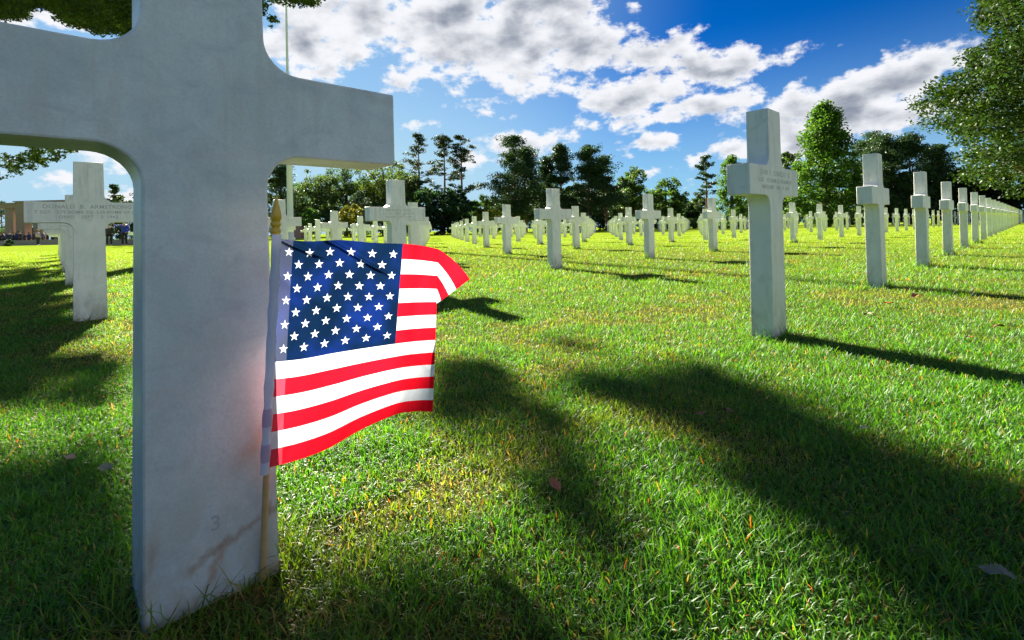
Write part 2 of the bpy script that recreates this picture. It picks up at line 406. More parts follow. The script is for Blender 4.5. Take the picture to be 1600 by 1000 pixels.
for v_ in CN.vertices:          # this stone is cut thicker towards its foot
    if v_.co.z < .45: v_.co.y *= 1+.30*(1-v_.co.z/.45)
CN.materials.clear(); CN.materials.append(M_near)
ORD = ['first', 'second', 'third', 'fourth', 'fifth', 'sixth', 'seventh', 'eighth', 'ninth', 'tenth', 'eleventh', 'twelfth', 'thirteenth', 'fourteenth', 'fifteenth', 'sixteenth', 'seventeenth', 'eighteenth', 'nineteenth', 'twentieth']
TENS = {2: 'twenty', 3: 'thirty'}
def ordn(i):
    if i < 20: return ORD[i]
    n = i+1
    return ('thirtieth' if n == 30 else 'fortieth' if n == 40 else TENS[n//10]+'-'+ORD[n % 10-1])
SPECIAL = {(0, 0): 'large veined marble cross close up with the small flag planted at its foot',
           (0, 1): 'marble cross in shade with a three-line inscription, behind the flag cross to its left',
           (1, 0): 'tall marble cross at right casting a long shadow, nearest of the row running right',
           (1, 1): 'marble cross with faint inscription rising just above the top edge of the flag',
           (2, 1): 'marble cross standing alone in the open lawn between the flag and the tall right cross',
           (2, 0): 'second marble cross along the right row, behind the tallest one on that side',
           (3, 0): 'third marble cross along the row that runs off to the right edge'}
GRP = 'white marble crosses set out in rows on the lawn'
def text_mesh(lines, parent, mat, name='inscription'):
    acc = Acc(); allv = []; F3 = []; n0 = 0; vs = []; polys = []
    for body, size, zc, maxw in lines:
        cu = bpy.data.curves.new('txt', 'FONT'); cu.body = body; cu.size = size; cu.align_x = 'CENTER'; cu.resolution_u = 3
        cu.extrude = .0004; cu.offset = .0004; cu.space_character = 1.08
        ob = bpy.data.objects.new('txt', cu); COL.objects.link(ob)
        bpy.context.view_layer.update()
        me = bpy.data.meshes.new_from_object(ob.evaluated_get(bpy.context.evaluated_depsgraph_get()))
        xs = [v.co.x for v in me.vertices]; wd = max(xs)-min(xs); k = min(1, maxw/wd)
        for v in me.vertices: vs.append((v.co.x*k, -.0001-v.co.z*.5, zc+v.co.y))
        for p in me.polygons: polys.append([q+n0 for q in p.vertices])
        n0 += len(me.vertices)
        bpy.data.objects.remove(ob); bpy.data.curves.remove(cu); bpy.data.meshes.remove(me)
    me = bpy.data.meshes.new(name); me.from_pydata(vs, [], polys)
    return link(name, me, parent, mat)
def build_crosses():
    cells = []
    for i in range(0, 40):
        for k in range(0, 11):
            P = np.array([GA*i, GB*k, 0.]); x, y, z = project(P)
            km = 7 if i < 5 else 9 if i <= 12 else 10
            if k > km or z > 58 or x > 1640 or x < -60: continue
            cells.append((float(z), i, k))
    cells.sort(); print('crosses', len(cells))
    rest = []
    for idx, (z, i, k) in enumerate(cells):
        dz = -.006*random.random() + (-.012 if k == 1 else 0)
        loc = (GA*i, GB*k, dz if (i, k) != (0, 0) else 0)
        if idx >= 300: rest.append(loc); continue
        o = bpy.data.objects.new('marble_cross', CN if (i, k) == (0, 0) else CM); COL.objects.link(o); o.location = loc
        if (i, k) != (0, 0): o.rotation_euler = (R_(random.uniform(-.35, .35)), R_(random.uniform(-.25, .25)), R_(random.uniform(-.9, .9)))
        row = 'the row of the flag cross' if k == 0 else 'the %s row behind the flag cross' % ORD[k-1]
        lab = SPECIAL.get((i, k), 'white marble cross, %s along %s' % (ordn(i), row))
        if i == 0 and (i, k) not in SPECIAL: lab = 'white marble cross %s behind the flag cross in the leftmost file' % ORD[k-1]
        tag(o, lab, 'grave marker', GRP)
        if (i, k) == (0, 0): text_mesh([('3', .030, .103, 1)], o, simple('cut_numeral_grey', (.33, .37, .40), .9), 'numeral')
        if (i, k) == (0, 1): text_mesh([('DONALD  B.  ARMSTRONG', .034, .744, .50), ('T SGT   379 BOMB SQ  524 BOMB GP (H)', .027, .711, .54), ('OHIO    SEPT    3  1943', .027, .680, .33)], o, M_cut)
        if (i, k) == (1, 1): text_mesh([('BERNARD  J.  ROTH', .030, .744, .34), ('2 LT   401 FTR SQ  370 FTR GP', .024, .713, .43), ('ARIZONA   JUNE  7  1944', .024, .683, .33)], o, M_cut3)
        if (i, k) == (1, 0): text_mesh([('JOHN  F.  CONICLAY  JR', .032, .744, .42), ('S SGT   337 BOMB SQ  96 BOMB GP', .025, .712, .47), ('MARYLAND    AUG  12  1944', .025, .682, .34)], o, M_cut3)
        if (i, k) == (0, 2): text_mesh([('RALPH  E.  HOLM', .030, .744, .34), ('PVT   16 INF  1 DIV', .024, .713, .40), ('IOWA   JUNE  6  1944', .024, .683, .30)], o, M_cut3)
    if rest:
        V = np.array([v.co[:] for v in CM.vertices]); acc = []; polys = []
        for q, l in enumerate(rest):
            acc.append(V+np.array(l)); polys += [[a+q*len(V) for a in p.vertices] for p in CM.polygons]
        me = bpy.data.meshes.new('distant_crosses'); me.from_pydata(np.concatenate(acc).tolist(), [], polys)
        tag(link('distant_crosses', me, None, M_marble), 'farthest marble crosses merging into a pale line before the trees', 'grave markers', kind='stuff')
build_crosses()

# ------------------------------------------------------------------ the small flag
def build_flag():
    base = on_ground(410, 908); top = at(430.5, 352, .70)
    root = empty('hand_flag', Vector(base), 'small stars and stripes flag on a gold-tipped stick against the close marble cross', 'flag')
    L = lambda p: np.asarray(p)-base
    d = (top-base); d /= np.linalg.norm(d)
    V, F = tube_np([L(base-d*.05), L(base+d*.2), L(top)], [.0046, .0046, .0044], 14)
    link('stick', np_mesh('stick', V, [F], smooth=True), root, M_wood)
    prof = [(.0046, 0), (.0062, .002), (.0066, .005), (.0056, .0085), (.0045, .0105), (.0062, .013), (.0064, .016), (.0050, .0185), (.0058, .021), (.0068, .024), (.0060, .030), (.0044, .038), (.0026, .046), (.0012, .053), (.0003, .057)]
    V, F = lathe([(r*1.12, z*.98) for r, z in prof], 16)
    q = Vector(d).to_track_quat('Z', 'Y').to_matrix(); s0 = np.array(at(430.2, 366, .70))
    V = V@np.array(q).T + L(s0)
    link('finial', np_mesh('finial', V, [F], smooth=True), root, M_gold)
    # sleeve: the hem of the cloth wrapped round the stick
    m, t, o = new_mat('sleeve_cloth'); tc = t.node('ShaderNodeTexCoord'); z = t.node('ShaderNodeSeparateXYZ'); t.l.new(tc.outputs['Object'], z.inputs[0])
    band = t.math('LESS_THAN', t.math('FRACT', t.math('MULTIPLY', z.outputs[2], 19.6)), .5)
    lowz = t.math('LESS_THAN', z.outputs[2], .30)
    c = t.mix(t.math('MULTIPLY', band, t.math('MULTIPLY', lowz, .55)), (.72, .74, .86), (.45, .25, .42))
    df = t.node('ShaderNodeBsdfDiffuse'); t.l.new(c, df.inputs[0]); tr = t.node('ShaderNodeBsdfTranslucent'); t.l.new(c, tr.inputs[0])
    mx = t.node('ShaderNodeMixShader'); mx.inputs[0].default_value = .5; t.l.new(df.outputs[0], mx.inputs[1]); t.l.new(tr.outputs[0], mx.inputs[2]); t.l.new(mx.outputs[0], o.inputs[0])
    n = 26; P = []; Rr = []
    for j in range(n):
        f = j/(n-1); p = np.array(at(432.5-20.5*f*.93, 366+374*f, .694+.0065*f)); P.append(L(p)); Rr.append(.0062+.0007*math.sin(j*1.7)+.0004*math.sin(j*4.1))
    V, F = tube_np(P, Rr, 14); link('sleeve', np_mesh('sleeve', V, [F], smooth=True), root, m)
    # cloth
    us = [0, .1, .2, .3, .4, .54, .675]
    r0 = [(433, 373), (482, 377), (531, 375), (582, 379), (630, 381), (659, 384), (684, 389)]
    r1 = [(422, 566), (471, 561), (520, 552), (570, 544), (618, 537), (652, 533), (680.5, 531)]
    r2 = [(415, 732), (464, 719), (512, 701), (563, 672), (612, 650), (648, 643), (676, 643)]
    zz = [.70, .74, .785, .83, .87, .94, 1.0]
    def interp(xs, ys, x):        # cubic Hermite
        xs = np.array(xs, float); ys = np.array(ys, float)
        if ys.ndim == 1: ys = ys[:, None]
        mm = np.gradient(ys, xs, axis=0); i = np.clip(np.searchsorted(xs, x, side='right')-1, 0, len(xs)-2)
        h = xs[i+1]-xs[i]; s = ((x-xs[i])/h)[:, None]; h = h[:, None]
        return (2*s**3-3*s**2+1)*ys[i]+(s**3-2*s**2+s)*h*mm[i]+(-2*s**3+3*s**2)*ys[i+1]+(s**3-s**2)*h*mm[i+1]
    nv = 170; NU = 300; v = np.linspace(0, 1, nv)
    uu = np.concatenate([np.linspace(0, .675, NU), np.linspace(.675, 1, 40)[1:]])
    A = interp(us, r0, uu[:NU]); B = interp(us, r1, uu[:NU]); C = interp(us, r2, uu[:NU]); ZZ = interp(us, zz, uu[:NU])[:, 0]
    def quad(v, p0, p1, p2, vm=.538):
        l0 = (v-vm)*(v-1)/(vm); l1 = v*(v-1)/(vm*(vm-1)); l2 = v*(v-vm)/(1-vm)
        return l0*p0+l1*p1+l2*p2
    pos = np.zeros((len(uu), nv, 3)); uv = np.zeros((len(uu), nv, 2))
    for a in range(NU):
        u = uu[a]
        for b in range(nv):
            vv = v[b]; xy = quad(vv, A[a], B[a], C[a])
            Zd = ZZ[a]+.0022*math.sin(u*61+vv*19+2*math.sin(vv*7))*(1-.5*u)+.003*math.sin(u*17-vv*6+1)*(.3+vv)+.003*math.exp(-((vv-.15-u*.9)/.03)**2)-.022*math.sin(math.pi*min(1, u/.5))*vv**1.5+.004*math.sin(u*26+vv*2.5)+.0025*math.sin(u*11-vv*9)
            # two pinched creases running down from the top edge of the canton
            for (x0, y0, x1, y1, dep) in ((.008, .0, .17, .085, .012), (.155, -.005, .37, .165, .016)):
                Lc = math.hypot(x1-x0, y1-y0); ax, ay = (x1-x0)/Lc, (y1-y0)/Lc; al = (u-x0)*ax+(vv-y0)*ay; ac = -(u-x0)*ay+(vv-y0)*ax
                if -.01 < al < Lc: Zd += dep*math.exp(-(ac/.0062)**2)*min(1, (Lc-al)/.06)-dep*.15*math.exp(-((ac+.016)/.012)**2)*min(1, (Lc-al)/.06)
            pos[a, b] = at(xy[0], xy[1], Zd); uv[a, b] = (u, vv)
    E = np.stack([np.interp(v, [0, .077, .154, .23, .3, .54, 1], q_) for q_ in ((734, 713, 701, 689, 676, 650, 628), (436, 452, 461, 470, 478, 512, 602))], 1)
    foldp = np.array([quad(vv, A[-1], B[-1], C[-1]) for vv in v]); Mid = (foldp+E)/2+np.exp(-v*7)[:, None]*np.array([2., -3.5])
    for q in range(NU, len(uu)):
        f = (uu[q]-.675)/.325
        for b in range(nv):
            p = (1-f)**2*foldp[b]+2*f*(1-f)*(Mid[b]*2-.5*(foldp[b]+E[b]))+f*f*E[b]
            Zf = 1.0-.022*math.sin(math.pi*min(1, .675/.5))*v[b]**1.5
            Zd = Zf+.004*math.sin(.675*26+v[b]*2.5)+.0025*math.sin(.675*11-v[b]*9)+.075*math.sin(f*1.5)+.010*math.sin(f*3.1+v[b]*6)*f
            pos[q, b] = at(p[0], p[1], Zd); uv[q, b] = (uu[q], v[b])
    nu = len(uu); V = (pos-base).reshape(-1, 3); I = (np.arange(nu-1)[:, None]*nv+np.arange(nv-1)).ravel(); F = np.stack([I, I+nv, I+nv+1, I+1], 1)
    me = np_mesh('cloth', V, [F], smooth=True)
    ul = me.uv_layers.new(name='cloth_uv'); li = np.zeros(len(me.loops), dtype=np.int32); me.loops.foreach_get('vertex_index', li)
    ul.data.foreach_set('uv', uv.reshape(-1, 2)[li].astype(np.float32).ravel())
    m, t, o = new_mat('flag_cloth'); U = t.node('ShaderNodeUVMap', uv_map='cloth_uv'); s = t.node('ShaderNodeSeparateXYZ'); t.l.new(U.outputs[0], s.inputs[0])
    u, vv = s.outputs[0], s.outputs[1]
    stripe = t.math('MODULO', t.math('FLOOR', t.math('MULTIPLY', vv, 13.)), 2.)
    c = t.mix(stripe, (.86, .006, .018), (.80, .82, .88))
    canton = t.math('MULTIPLY', t.math('LESS_THAN', u, .4), t.math('LESS_THAN', vv, 7/13))
    X = t.math('MULTIPLY', t.math('SUBTRACT', u, .008), 12/.392); Y = t.math('MULTIPLY', vv, 10/(7/13))
    a = t.math('ROUND', t.math('MULTIPLY', t.math('ADD', X, Y), .5)); b = t.math('ROUND', t.math('MULTIPLY', t.math('SUBTRACT', X, Y), .5))
    i = t.math('ADD', a, b); j = t.math('SUBTRACT', a, b)
    dx = t.math('MULTIPLY', t.math('SUBTRACT', X, i), .392/12*.498); dy = t.math('MULTIPLY', t.math('SUBTRACT', Y, j), (7/13)/10*.332)
    r = t.math('SQRT', t.math('ADD', t.math('MULTIPLY', dx, dx), t.math('MULTIPLY', dy, dy)))
    th = t.math('ARCTAN2', dx, t.math('MULTIPLY', dy, -1.))     # 0 at the upper point
    fa = t.math('ABSOLUTE', t.math('SUBTRACT', t.math('FLOORED_MODULO', t.math('ADD', th, math.pi/5), 2*math.pi/5), math.pi/5))
    Rs = .0074; ri = .382*Rs; P1 = (Rs, 0); P2 = (ri*math.cos(math.pi/5), ri*math.sin(math.pi/5))
    nx, ny = P1[1]-P2[1], P2[0]-P1[0]; nx, ny = -nx, -ny; cc = nx*P1[0]+ny*P1[1]
    val = t.math('ADD', t.math('MULTIPLY', t.math('MULTIPLY', r, t.math('COSINE', fa)), nx), t.math('MULTIPLY', t.math('MULTIPLY', r, t.math('SINE', fa)), ny))
    star = t.math('LESS_THAN', val, cc)
    ok = t.math('MULTIPLY', t.math('MULTIPLY', t.math('GREATER_THAN', i, .5), t.math('LESS_THAN', i, 11.5)), t.math('MULTIPLY', t.math('GREATER_THAN', j, .5), t.math('LESS_THAN', j, 9.5)))
    star = t.math('MULTIPLY', star, ok)
    blue = t.mix(star, t.mix(t.ramp(t.noise(t.scale(U.outputs[0], (5, 3, 1)), 1.4, 3, .5), .4, .65), (.002, .012, .040), (.004, .020, .14)), (.78, .80, .86))
    c = t.mix(canton, c, blue)
    wv = t.noise(t.scale(U.outputs[0], (500, 330, 1)), 1.0, 2, .5); c = t.mix(t.ramp(wv, .3, .7, 0, .2), c, (.01, .015, .035))
    hem = t.math('LESS_THAN', u, .052); c = t.mix(t.math('MULTIPLY', hem, .35), c, t.mix(.5, c, (.25, .27, .40)))
    df = t.node('ShaderNodeBsdfDiffuse'); t.l.new(c, df.inputs[0]); tr = t.node('ShaderNodeBsdfTranslucent')
    t.l.new(t.mix(1., c, (.86, .86, .86), 'MULTIPLY'), tr.inputs[0])
    mx = t.node('ShaderNodeMixShader'); mx.inputs[0].default_value = .52; t.l.new(df.outputs[0], mx.inputs[1]); t.l.new(tr.outputs[0], mx.inputs[2])
    bp = t.node('ShaderNodeBump'); bp.inputs['Strength'].default_value = .3; bp.inputs['Distance'].default_value = .0008
    t.l.new(t.noise(t.scale(U.outputs[0], (9, 6, 1)), 3, 5, .6), bp.inputs['Height']); t.l.new(bp.outputs[0], df.inputs['Normal']); t.l.new(bp.outputs[0], tr.inputs['Normal'])
    t.l.new(mx.outputs[0], o.inputs[0])
    link('cloth', me, root, m)
build_flag()

# ------------------------------------------------------------------ foliage
def leaves(centres, size, rn, flat=0., tints=None, aspect=1.7, sz_var=.5):
    """one bent diamond leaf at each centre"""
    n = len(centres); nrm = rn.normal(size=(n, 3)); nrm[:, 2] = np.abs(nrm[:, 2])+flat; nrm /= np.linalg.norm(nrm, axis=1)[:, None]
    a = np.cross(nrm, rn.normal(size=(n, 3))); a /= np.linalg.norm(a, axis=1)[:, None]+1e-9; b = np.cross(nrm, a)
    s = (size*(1-sz_var/2+sz_var*rn.random(n)))[:, None]
    V = np.stack([centres-a*s*.5, centres+b*s*.5/aspect-a*s*.05, centres+a*s*.5+nrm*s*.10, centres-b*s*.5/aspect-a*s*.05], 1)
    I = np.arange(n)*4; F = np.stack([I, I+1, I+2, I+3], 1)
    return V.reshape(-1, 3), F, np.repeat(tints, 4, axis=0)
def tint_arr(rn, n, base, clumpval=None, spread=.25, warm=.0):
    k = 1+spread*(rn.random((n, 1))*2-1)
    c = np.array(base)*k
    if clumpval is not None: c = c*(1+.35*(clumpval[:, None]-.5))
    w = (rn.random((n, 1)) < warm); c = np.where(w, c*np.array([2.1, 1.25, .8]), c)
    return c
M_leaf = leafy('broad_leaf', (1, 1, 1), .42, .02, (1.9, 1.9, 1.0)); M_oak = leafy('oak_leaf', (1, 1, 1), .24, .02, (1.7, 1.8, .9)); M_needle = leafy('pine_needle', (1, 1, 1), .25, .03, (1.5, 1.5, 1.0))
M_hedge = leafy('hedge_leaf', (1, 1, 1), .3, .03, (1.6, 1.6, 1.0))
def clump_cloud(rn, centres, rad, per, squash=.7):
    n = len(centres)*per; c = np.repeat(centres, per, axis=0); r = np.repeat(rad, per) if np.ndim(rad) else np.full(n, rad)
    d = rn.normal(size=(n, 3)); d /= np.linalg.norm(d, axis=1)[:, None]; d *= (rn.random(n)**(.45))[:, None]*r[:, None]; d[:, 2] *= squash
    return c+d, np.repeat(rn.random(len(centres)), per)
def broadleaf(x, ytop, width, Z, label, base=(.05, .10, .018), seed=1, kind='tree', bottom=.12, nclump=170, per=46, leaf=.34, shape='oval', warm=.02, group=None, name='broadleaf_tree', mat=None):
    rn = np.random.default_rng(seed); H = at(x, ytop, Z)[2]; g = at(x, 352, Z); W = width*Z/FPX/2
    root = empty(name, (g[0], g[1], 0), label, kind, group)
    zb = H*bottom; cz = (H+zb)/2; rz = (H-zb)/2
    C = []
    while len(C) < nclump:
        p = rn.normal(size=3); p /= np.linalg.norm(p); p *= rn.random()**.4
        f = (p[2]+1)/2
        if shape == 'cone': k = 1.15*(1-f)**.62+.04
        elif shape == 'column': k = .95*min(1, (1-f)*5)**.6
        else: k = 1
        q = np.array([p[0]*W*k, p[1]*W*k, cz+p[2]*rz]) if shape == 'oval' else np.array([(rn.random()*2-1), (rn.random()*2-1), 0])
        if shape != 'oval':
            if q[0]**2+q[1]**2 > 1: continue
            f = rn.random()**1.15; k = (1.05*(1-f)**.62+.05) if shape == 'cone' else .95*min(1, (1-f)*5+.02)**.6
            q = np.array([q[0]*W*k, q[1]*W*k, zb+f*(H-zb)])
        else:
            q[:2] *= 1+.18*math.sin(q[2]*2.1+seed)
        C.append(q)
    C = np.array(C); rad = (.10+.10*rn.random(len(C)))*min(W*1.6, H*.5) if shape == 'oval' else (.10+.08*rn.random(len(C)))*W*1.5
    pts, cv = clump_cloud(rn, C, rad, per, .75 if shape != 'column' else 1.2)
    pts[:, 2] = np.maximum(pts[:, 2], .05+.3*rn.random(len(pts)))
    V, F, T = leaves(pts, leaf, rn, .3, tint_arr(rn, len(pts), base, cv, .3, warm))
    link('crown', np_mesh('crown', V, [F], T), root, mat or M_leaf)
    A = Acc(); r0 = .022*H+.05
    tp = np.array([[0, 0, -.2], [.02*H*rn.normal(), .01*H, H*.3], [.02*H*rn.normal(), 0, H*.62], [0, 0, H*.85]]); A.add(*tube_np(tp, [r0*1.3, r0, r0*.6, r0*.15], 8))
    for q in C[rn.choice(len(C), min(14, len(C)), replace=False)]:
        z0 = min(q[2]*.7, H*.6)*.9+.1; s = np.array([0, 0, z0]); A.add(*tube_np([s, (s+q)/2+[0, 0, .04*H], q], [r0*.38, r0*.22, r0*.06], 5))
    link('trunk', A.mesh('trunk'), root, M_bark)
    return root
def pine(x, ytop, width, Z, label, base=(.030, .068, .020), seed=1, bare=.38, layers=9, group='pines along the edge of the field', dens=1., twin=0, name='pine_tree'):
    rn = np.random.default_rng(seed); H = at(x, ytop, Z)[2]; g = at(x, 352, Z); W = width*Z/FPX/2*1.22
    root = empty(name, (g[0], g[1], 0), label, 'tree', group)
    A = Acc(); allp = []; allc = []; r0 = .012*H+.05
    stems = [(0., 0., 1., W)]
    for q in range(twin):
        an = rn.random()*6.28; stems[0] = (-math.cos(an)*W*.25, -math.sin(an)*W*.25, 1., W*.8); stems.append((math.cos(an)*W*.4, math.sin(an)*W*.4, .86+.08*rn.random(), W*.66))
    for sx, sy, sh, Ws in stems:
        dx, dy = rn.normal()*.025*H, rn.normal()*.025*H; Hs = H*sh
        axis = lambda z: np.array([sx+dx*math.sin(z/Hs*2.2), sy+dy*math.sin(z/Hs*1.7), z])
        zs = np.array([-.2, .2, .4, .6, .8, .98])*Hs
        A.add(*tube_np([axis(q) if q > 0 else np.array([sx, sy, q]) for q in zs], r0*np.array([1.2, 1., .8, .55, .3, .06]), 7))
        side = rn.uniform(.75, 1.2, 6); nb = int((74 if dens >= 1 else 38)*(1-bare*.5))
        for b in range(nb):
            f = rn.random()**.85; zc = Hs*(bare+(1-bare)*f*.97); an = rn.random()*2*np.pi
            prof = (.62+.55*math.sin(math.pi*min(1, f*1.25+.12)))*(1-f**2.6)**.75+.10
            lop = side[int(an/6.283*6) % 6]*(.85+.3*math.sin(f*9+seed))
            Rr = Ws*prof*lop*rn.uniform(.55, 1.08); up = rn.uniform(-.05, .35)*Rr*(.3+f)
            s = axis(max(.05*Hs, zc-up*.7-.03*Hs)); e = np.array([s[0]+math.cos(an)*Rr, s[1]+math.sin(an)*Rr, zc+up*.5])
            A.add(*tube_np([s, s*.55+e*.45+[0, 0, -.03*Rr], e], [r0*.26*(1-f*.6), r0*.15*(1-f*.6), r0*.04], 5))
            for c in range(3 if dens < 1 else 4):
                g_ = rn.uniform(.45, 1.0); p = s+(e-s)*g_+rn.normal(size=3)*[.10*W, .10*W, .035*W]
                allp.append(p); allc.append(rn.uniform(.09, .22)*W*(1 if dens >= 1 else .8)+.10)
        for q in range(7): allp.append(axis(Hs*(.88+.11*rn.random()))+rn.normal(size=3)*[.07*W, .07*W, 0]); allc.append(.09*W+.12)
    C = np.array(allp); per = int(42*dens); pts, cv = clump_cloud(rn, C, np.array(allc), per, .5)
    V, F, T = leaves(pts, .26*Z/70+.05, rn, .3, tint_arr(rn, len(pts), base, cv, .3, .03), 2.4)
    link('crown', np_mesh('crown', V, [F], T), root, M_needle)
    link('trunk', A.mesh('trunk'), root, M_barkp)
    return root
def shrub(x, ytop, ybase, width, Z, label, base, seed=1, group=None, n=2600, leaf=.2, squarish=False, name='shrub', warm=.02, depth=1., cat='bush'):
    rn = np.random.default_rng(seed); H = at(x, ytop, Z)[2]; g = at(x, 352, Z); W = width*Z/FPX/2
    if squarish:
        q = rn.random((n, 3)); face = rn.integers(0, 3, n)
        q[face == 0, 2] = 1-.06*rn.random((face == 0).sum()); q[face == 1, 1] = .08*rn.random((face == 1).sum()); q[face == 2, 0] = rn.integers(0, 2, (face == 2).sum())*.96+.04*rn.random((face == 2).sum())
        d = min(W, 1.2)*depth; P = np.stack([(q[:, 0]*2-1)*W, (q[:, 1]*2-1)*d, q[:, 2]*H], 1)
        a = -YAW; P = np.stack([P[:, 0]*math.cos(a)-P[:, 1]*math.sin(a), P[:, 0]*math.sin(a)+P[:, 1]*math.cos(a), P[:, 2]], 1)
        cv = rn.random(n)
    else:
        nc = 60; C = rn.normal(size=(nc, 3)); C /= np.linalg.norm(C, axis=1)[:, None]; C *= (rn.random(nc)**.3)[:, None]*[[W*.82, W*.82, H*.42]]; C[:, 2] += H*.48
        P, cv = clump_cloud(rn, C, (.16+.14*rn.random(nc))*min(W, H), n//nc, .85)
    P[:, 2] = np.abs(P[:, 2])+.02
    V, F, T = leaves(P, leaf, rn, .2, tint_arr(rn, len(P), base, cv, .3, warm))
    root = empty(name, (g[0], g[1], 0), label, cat, group)
    link('foliage', np_mesh('foliage', V, [F], T), root, M_hedge)
    A = Acc()
    for q in range(5): A.add(*tube_np([[0, 0, 0], [rn.normal()*W*.2, rn.normal()*min(W, 1)*.2, H*.4], [rn.normal()*W*.4, rn.normal()*min(W, 1)*.3, H*.75]], [.06, .04, .015], 5))
    link('stem', A.mesh('stem'), root, M_bark)
    return root
GP = 'pines along the edge of the field'; GBt = 'broadleaf trees along the edge of the field'; GS = 'shrubs under the tree line'
GR = (.050, .105, .016); DK = (.030, .072, .020); OL = (.055, .09, .028); YG = (.15, .17, .012); BR = (.06, .15, .012)
def build_trees():
    # left of the close cross
    pine(172, 288, 40, 60, 'dark conifer above the raised arm of the second left cross', seed=3, bare=.15, dens=.8)
    shrub(187, 297, 377, 20, 46, 'rounded clipped bush at far left, left one of a pair', (.055, .085, .025), 4, 'pair of clipped bushes', leaf=.16, name='clipped_bush')
    shrub(213, 296, 377, 26, 47, 'rounded clipped bush at far left, right one of a pair', (.055, .09, .025), 5, 'pair of clipped bushes', leaf=.16, name='clipped_bush')
    pine(243, 262, 74, 50, 'layered conifer whose branch tip shows beside the close cross', seed=6, bare=.25)
    shrub(190, 340, 380, 70, 44, 'dark clipped hedge behind the man in the blue jacket', (.02, .04, .015), 7, None, 4200, .16, True, 'hedge', cat='hedge')
    shrub(18, 350, 380, 60, 84, 'green bush seen between the memorial columns', (.06, .10, .02), 8, GS, leaf=.3)
    shrub(52, 352, 380, 22, 82, 'darker bush right of the memorial pier', (.035, .06, .02), 9, GS, leaf=.3)
    pine(5, 315, 60, 95, 'sparse conifer seen through the memorial columns', seed=10, bare=.2, dens=.5)
    # under the right arm of the close cross
    pine(440, 240, 78, 66, 'layered dark conifer behind the white flagpole', seed=11, bare=.15)
    pine(330, 230, 130, 70, 'dark conifer hidden mostly by the close cross shaft', seed=12, bare=.15)
    shrub(425, 279, 365, 46, 62, 'tall clipped hedge block left of the flagpole', (.035, .06, .02), 13, None, 5200, .26, True, 'hedge', cat='hedge')
    broadleaf(495, 262, 76, 74, 'grey-green broadleaf tree under the arm of the close cross', OL, 14, nclump=150, group=GBt)
    broadleaf(540, 258, 90, 80, 'tall dark tree with a bare trunk behind the yellow shrub', (.03, .06, .02), 15, group=GBt)
    broadleaf(600, 246, 92, 78, 'green tree touching the tip of the close cross arm', (.06, .095, .015), 16, group=GBt)
    shrub(486, 322, 360, 46, 62, 'bright green bush behind the row of small crosses, right of the flagpole', BR, 17, GS, leaf=.28)
    shrub(548, 312, 360, 44, 60, 'yellow-orange shrub between the flagpole and the inscribed cross', (.12, .135, .010), 18, GS, leaf=.26, warm=.12)
    shrub(562, 290, 345, 40, 66, 'grey-green rounded shrub above the yellow-orange one', (.045, .075, .045), 19, GS, leaf=.28)
    shrub(520, 318, 362, 60, 72, 'dark undergrowth shrub left of the yellow-orange shrub', DK, 20, GS, leaf=.3)
    shrub(600, 310, 362, 70, 72, 'dark shrub directly behind the inscribed cross', DK, 21, GS, leaf=.3)
    shrub(460, 318, 362, 50, 74, 'dark undergrowth shrub behind the flagpole', DK, 22, GS, leaf=.3)
    pine(655, 203, 66, 72, 'tall sparse pine with a straight bare trunk, left of a trio', seed=23, bare=.38, dens=.98, base=(.035, .055, .018))
    pine(693, 206, 60, 76, 'tall sparse pine, middle one of the trio above the flag tip', seed=24, bare=.42, dens=.98, base=(.035, .055, .018))
    pine(722, 208, 62, 72, 'tall sparse pine, right one of the trio above the flag tip', seed=25, bare=.40, dens=.98, base=(.035, .055, .018))
    broadleaf(690, 292, 120, 66, 'large dark green bushy tree beneath the trio of pines', (.022, .055, .022), 26, bottom=.0, nclump=330, per=60, group=GBt)
    broadleaf(640, 270, 70, 72, 'mid green tree between the inscribed cross and the pine trio', (.045, .08, .018), 27, bottom=.02, group=GBt)
    shrub(764, 312, 358, 52, 64, 'yellow-green shrub right of the dark bushy tree', (.13, .16, .014), 28, GS, leaf=.26)
    # centre
    pine(812, 211, 92, 64, 'broad dense pine, tallest in the middle of the tree line', seed=29, bare=.16, layers=12, dens=1.35, twin=1)
    pine(872, 227, 72, 66, 'dark pine just right of the broadest one', seed=30, bare=.12, layers=11, dens=1.2, twin=1)
    pine(930, 226, 84, 62, 'pine with two reddish trunks over the central aisle', seed=31, bare=.2, layers=11, dens=1.2, twin=1)
    shrub(872, 296, 360, 120, 74, 'dark undergrowth under the central pines', DK, 32, GS, 9000, .34)
    shrub(806, 305, 360, 100, 76, 'dark undergrowth under the broad pine', DK, 33, GS, 8000, .34)
    shrub(950, 298, 360, 110, 76, 'dark undergrowth right of the reddish trunks', DK, 34, GS, 8000, .34)
    broadleaf(990, 262, 58, 66, 'rounded green tree right of the central pines', (.05, .095, .018), 35, bottom=.05, group=GBt)
    shrub(975, 320, 352, 24, 60, 'small yellow-green shrub at the foot of the rounded tree', (.15, .18, .014), 36, GS, leaf=.24, n=1500)
    broadleaf(1042, 277, 62, 68, 'lower green tree right of the rounded one', (.045, .09, .018), 37, bottom=.02, group=GBt)
    broadleaf(1088, 305, 60, 76, 'low dark tree at the lowest dip of the tree line', (.03, .055, .02), 38, bottom=.0, group=GBt)
    pine(1106, 240, 40, 60, 'slim lone pine left of the column-shaped cypress', seed=39, bare=.45, layers=8, dens=.8)
    broadleaf(1145, 246, 46, 50, 'bright green column-shaped cypress behind the tall right cross', (.055, .12, .012), 40, shape='column', bottom=.0, nclump=260, per=40, leaf=.2, group=None, name='cypress_tree')
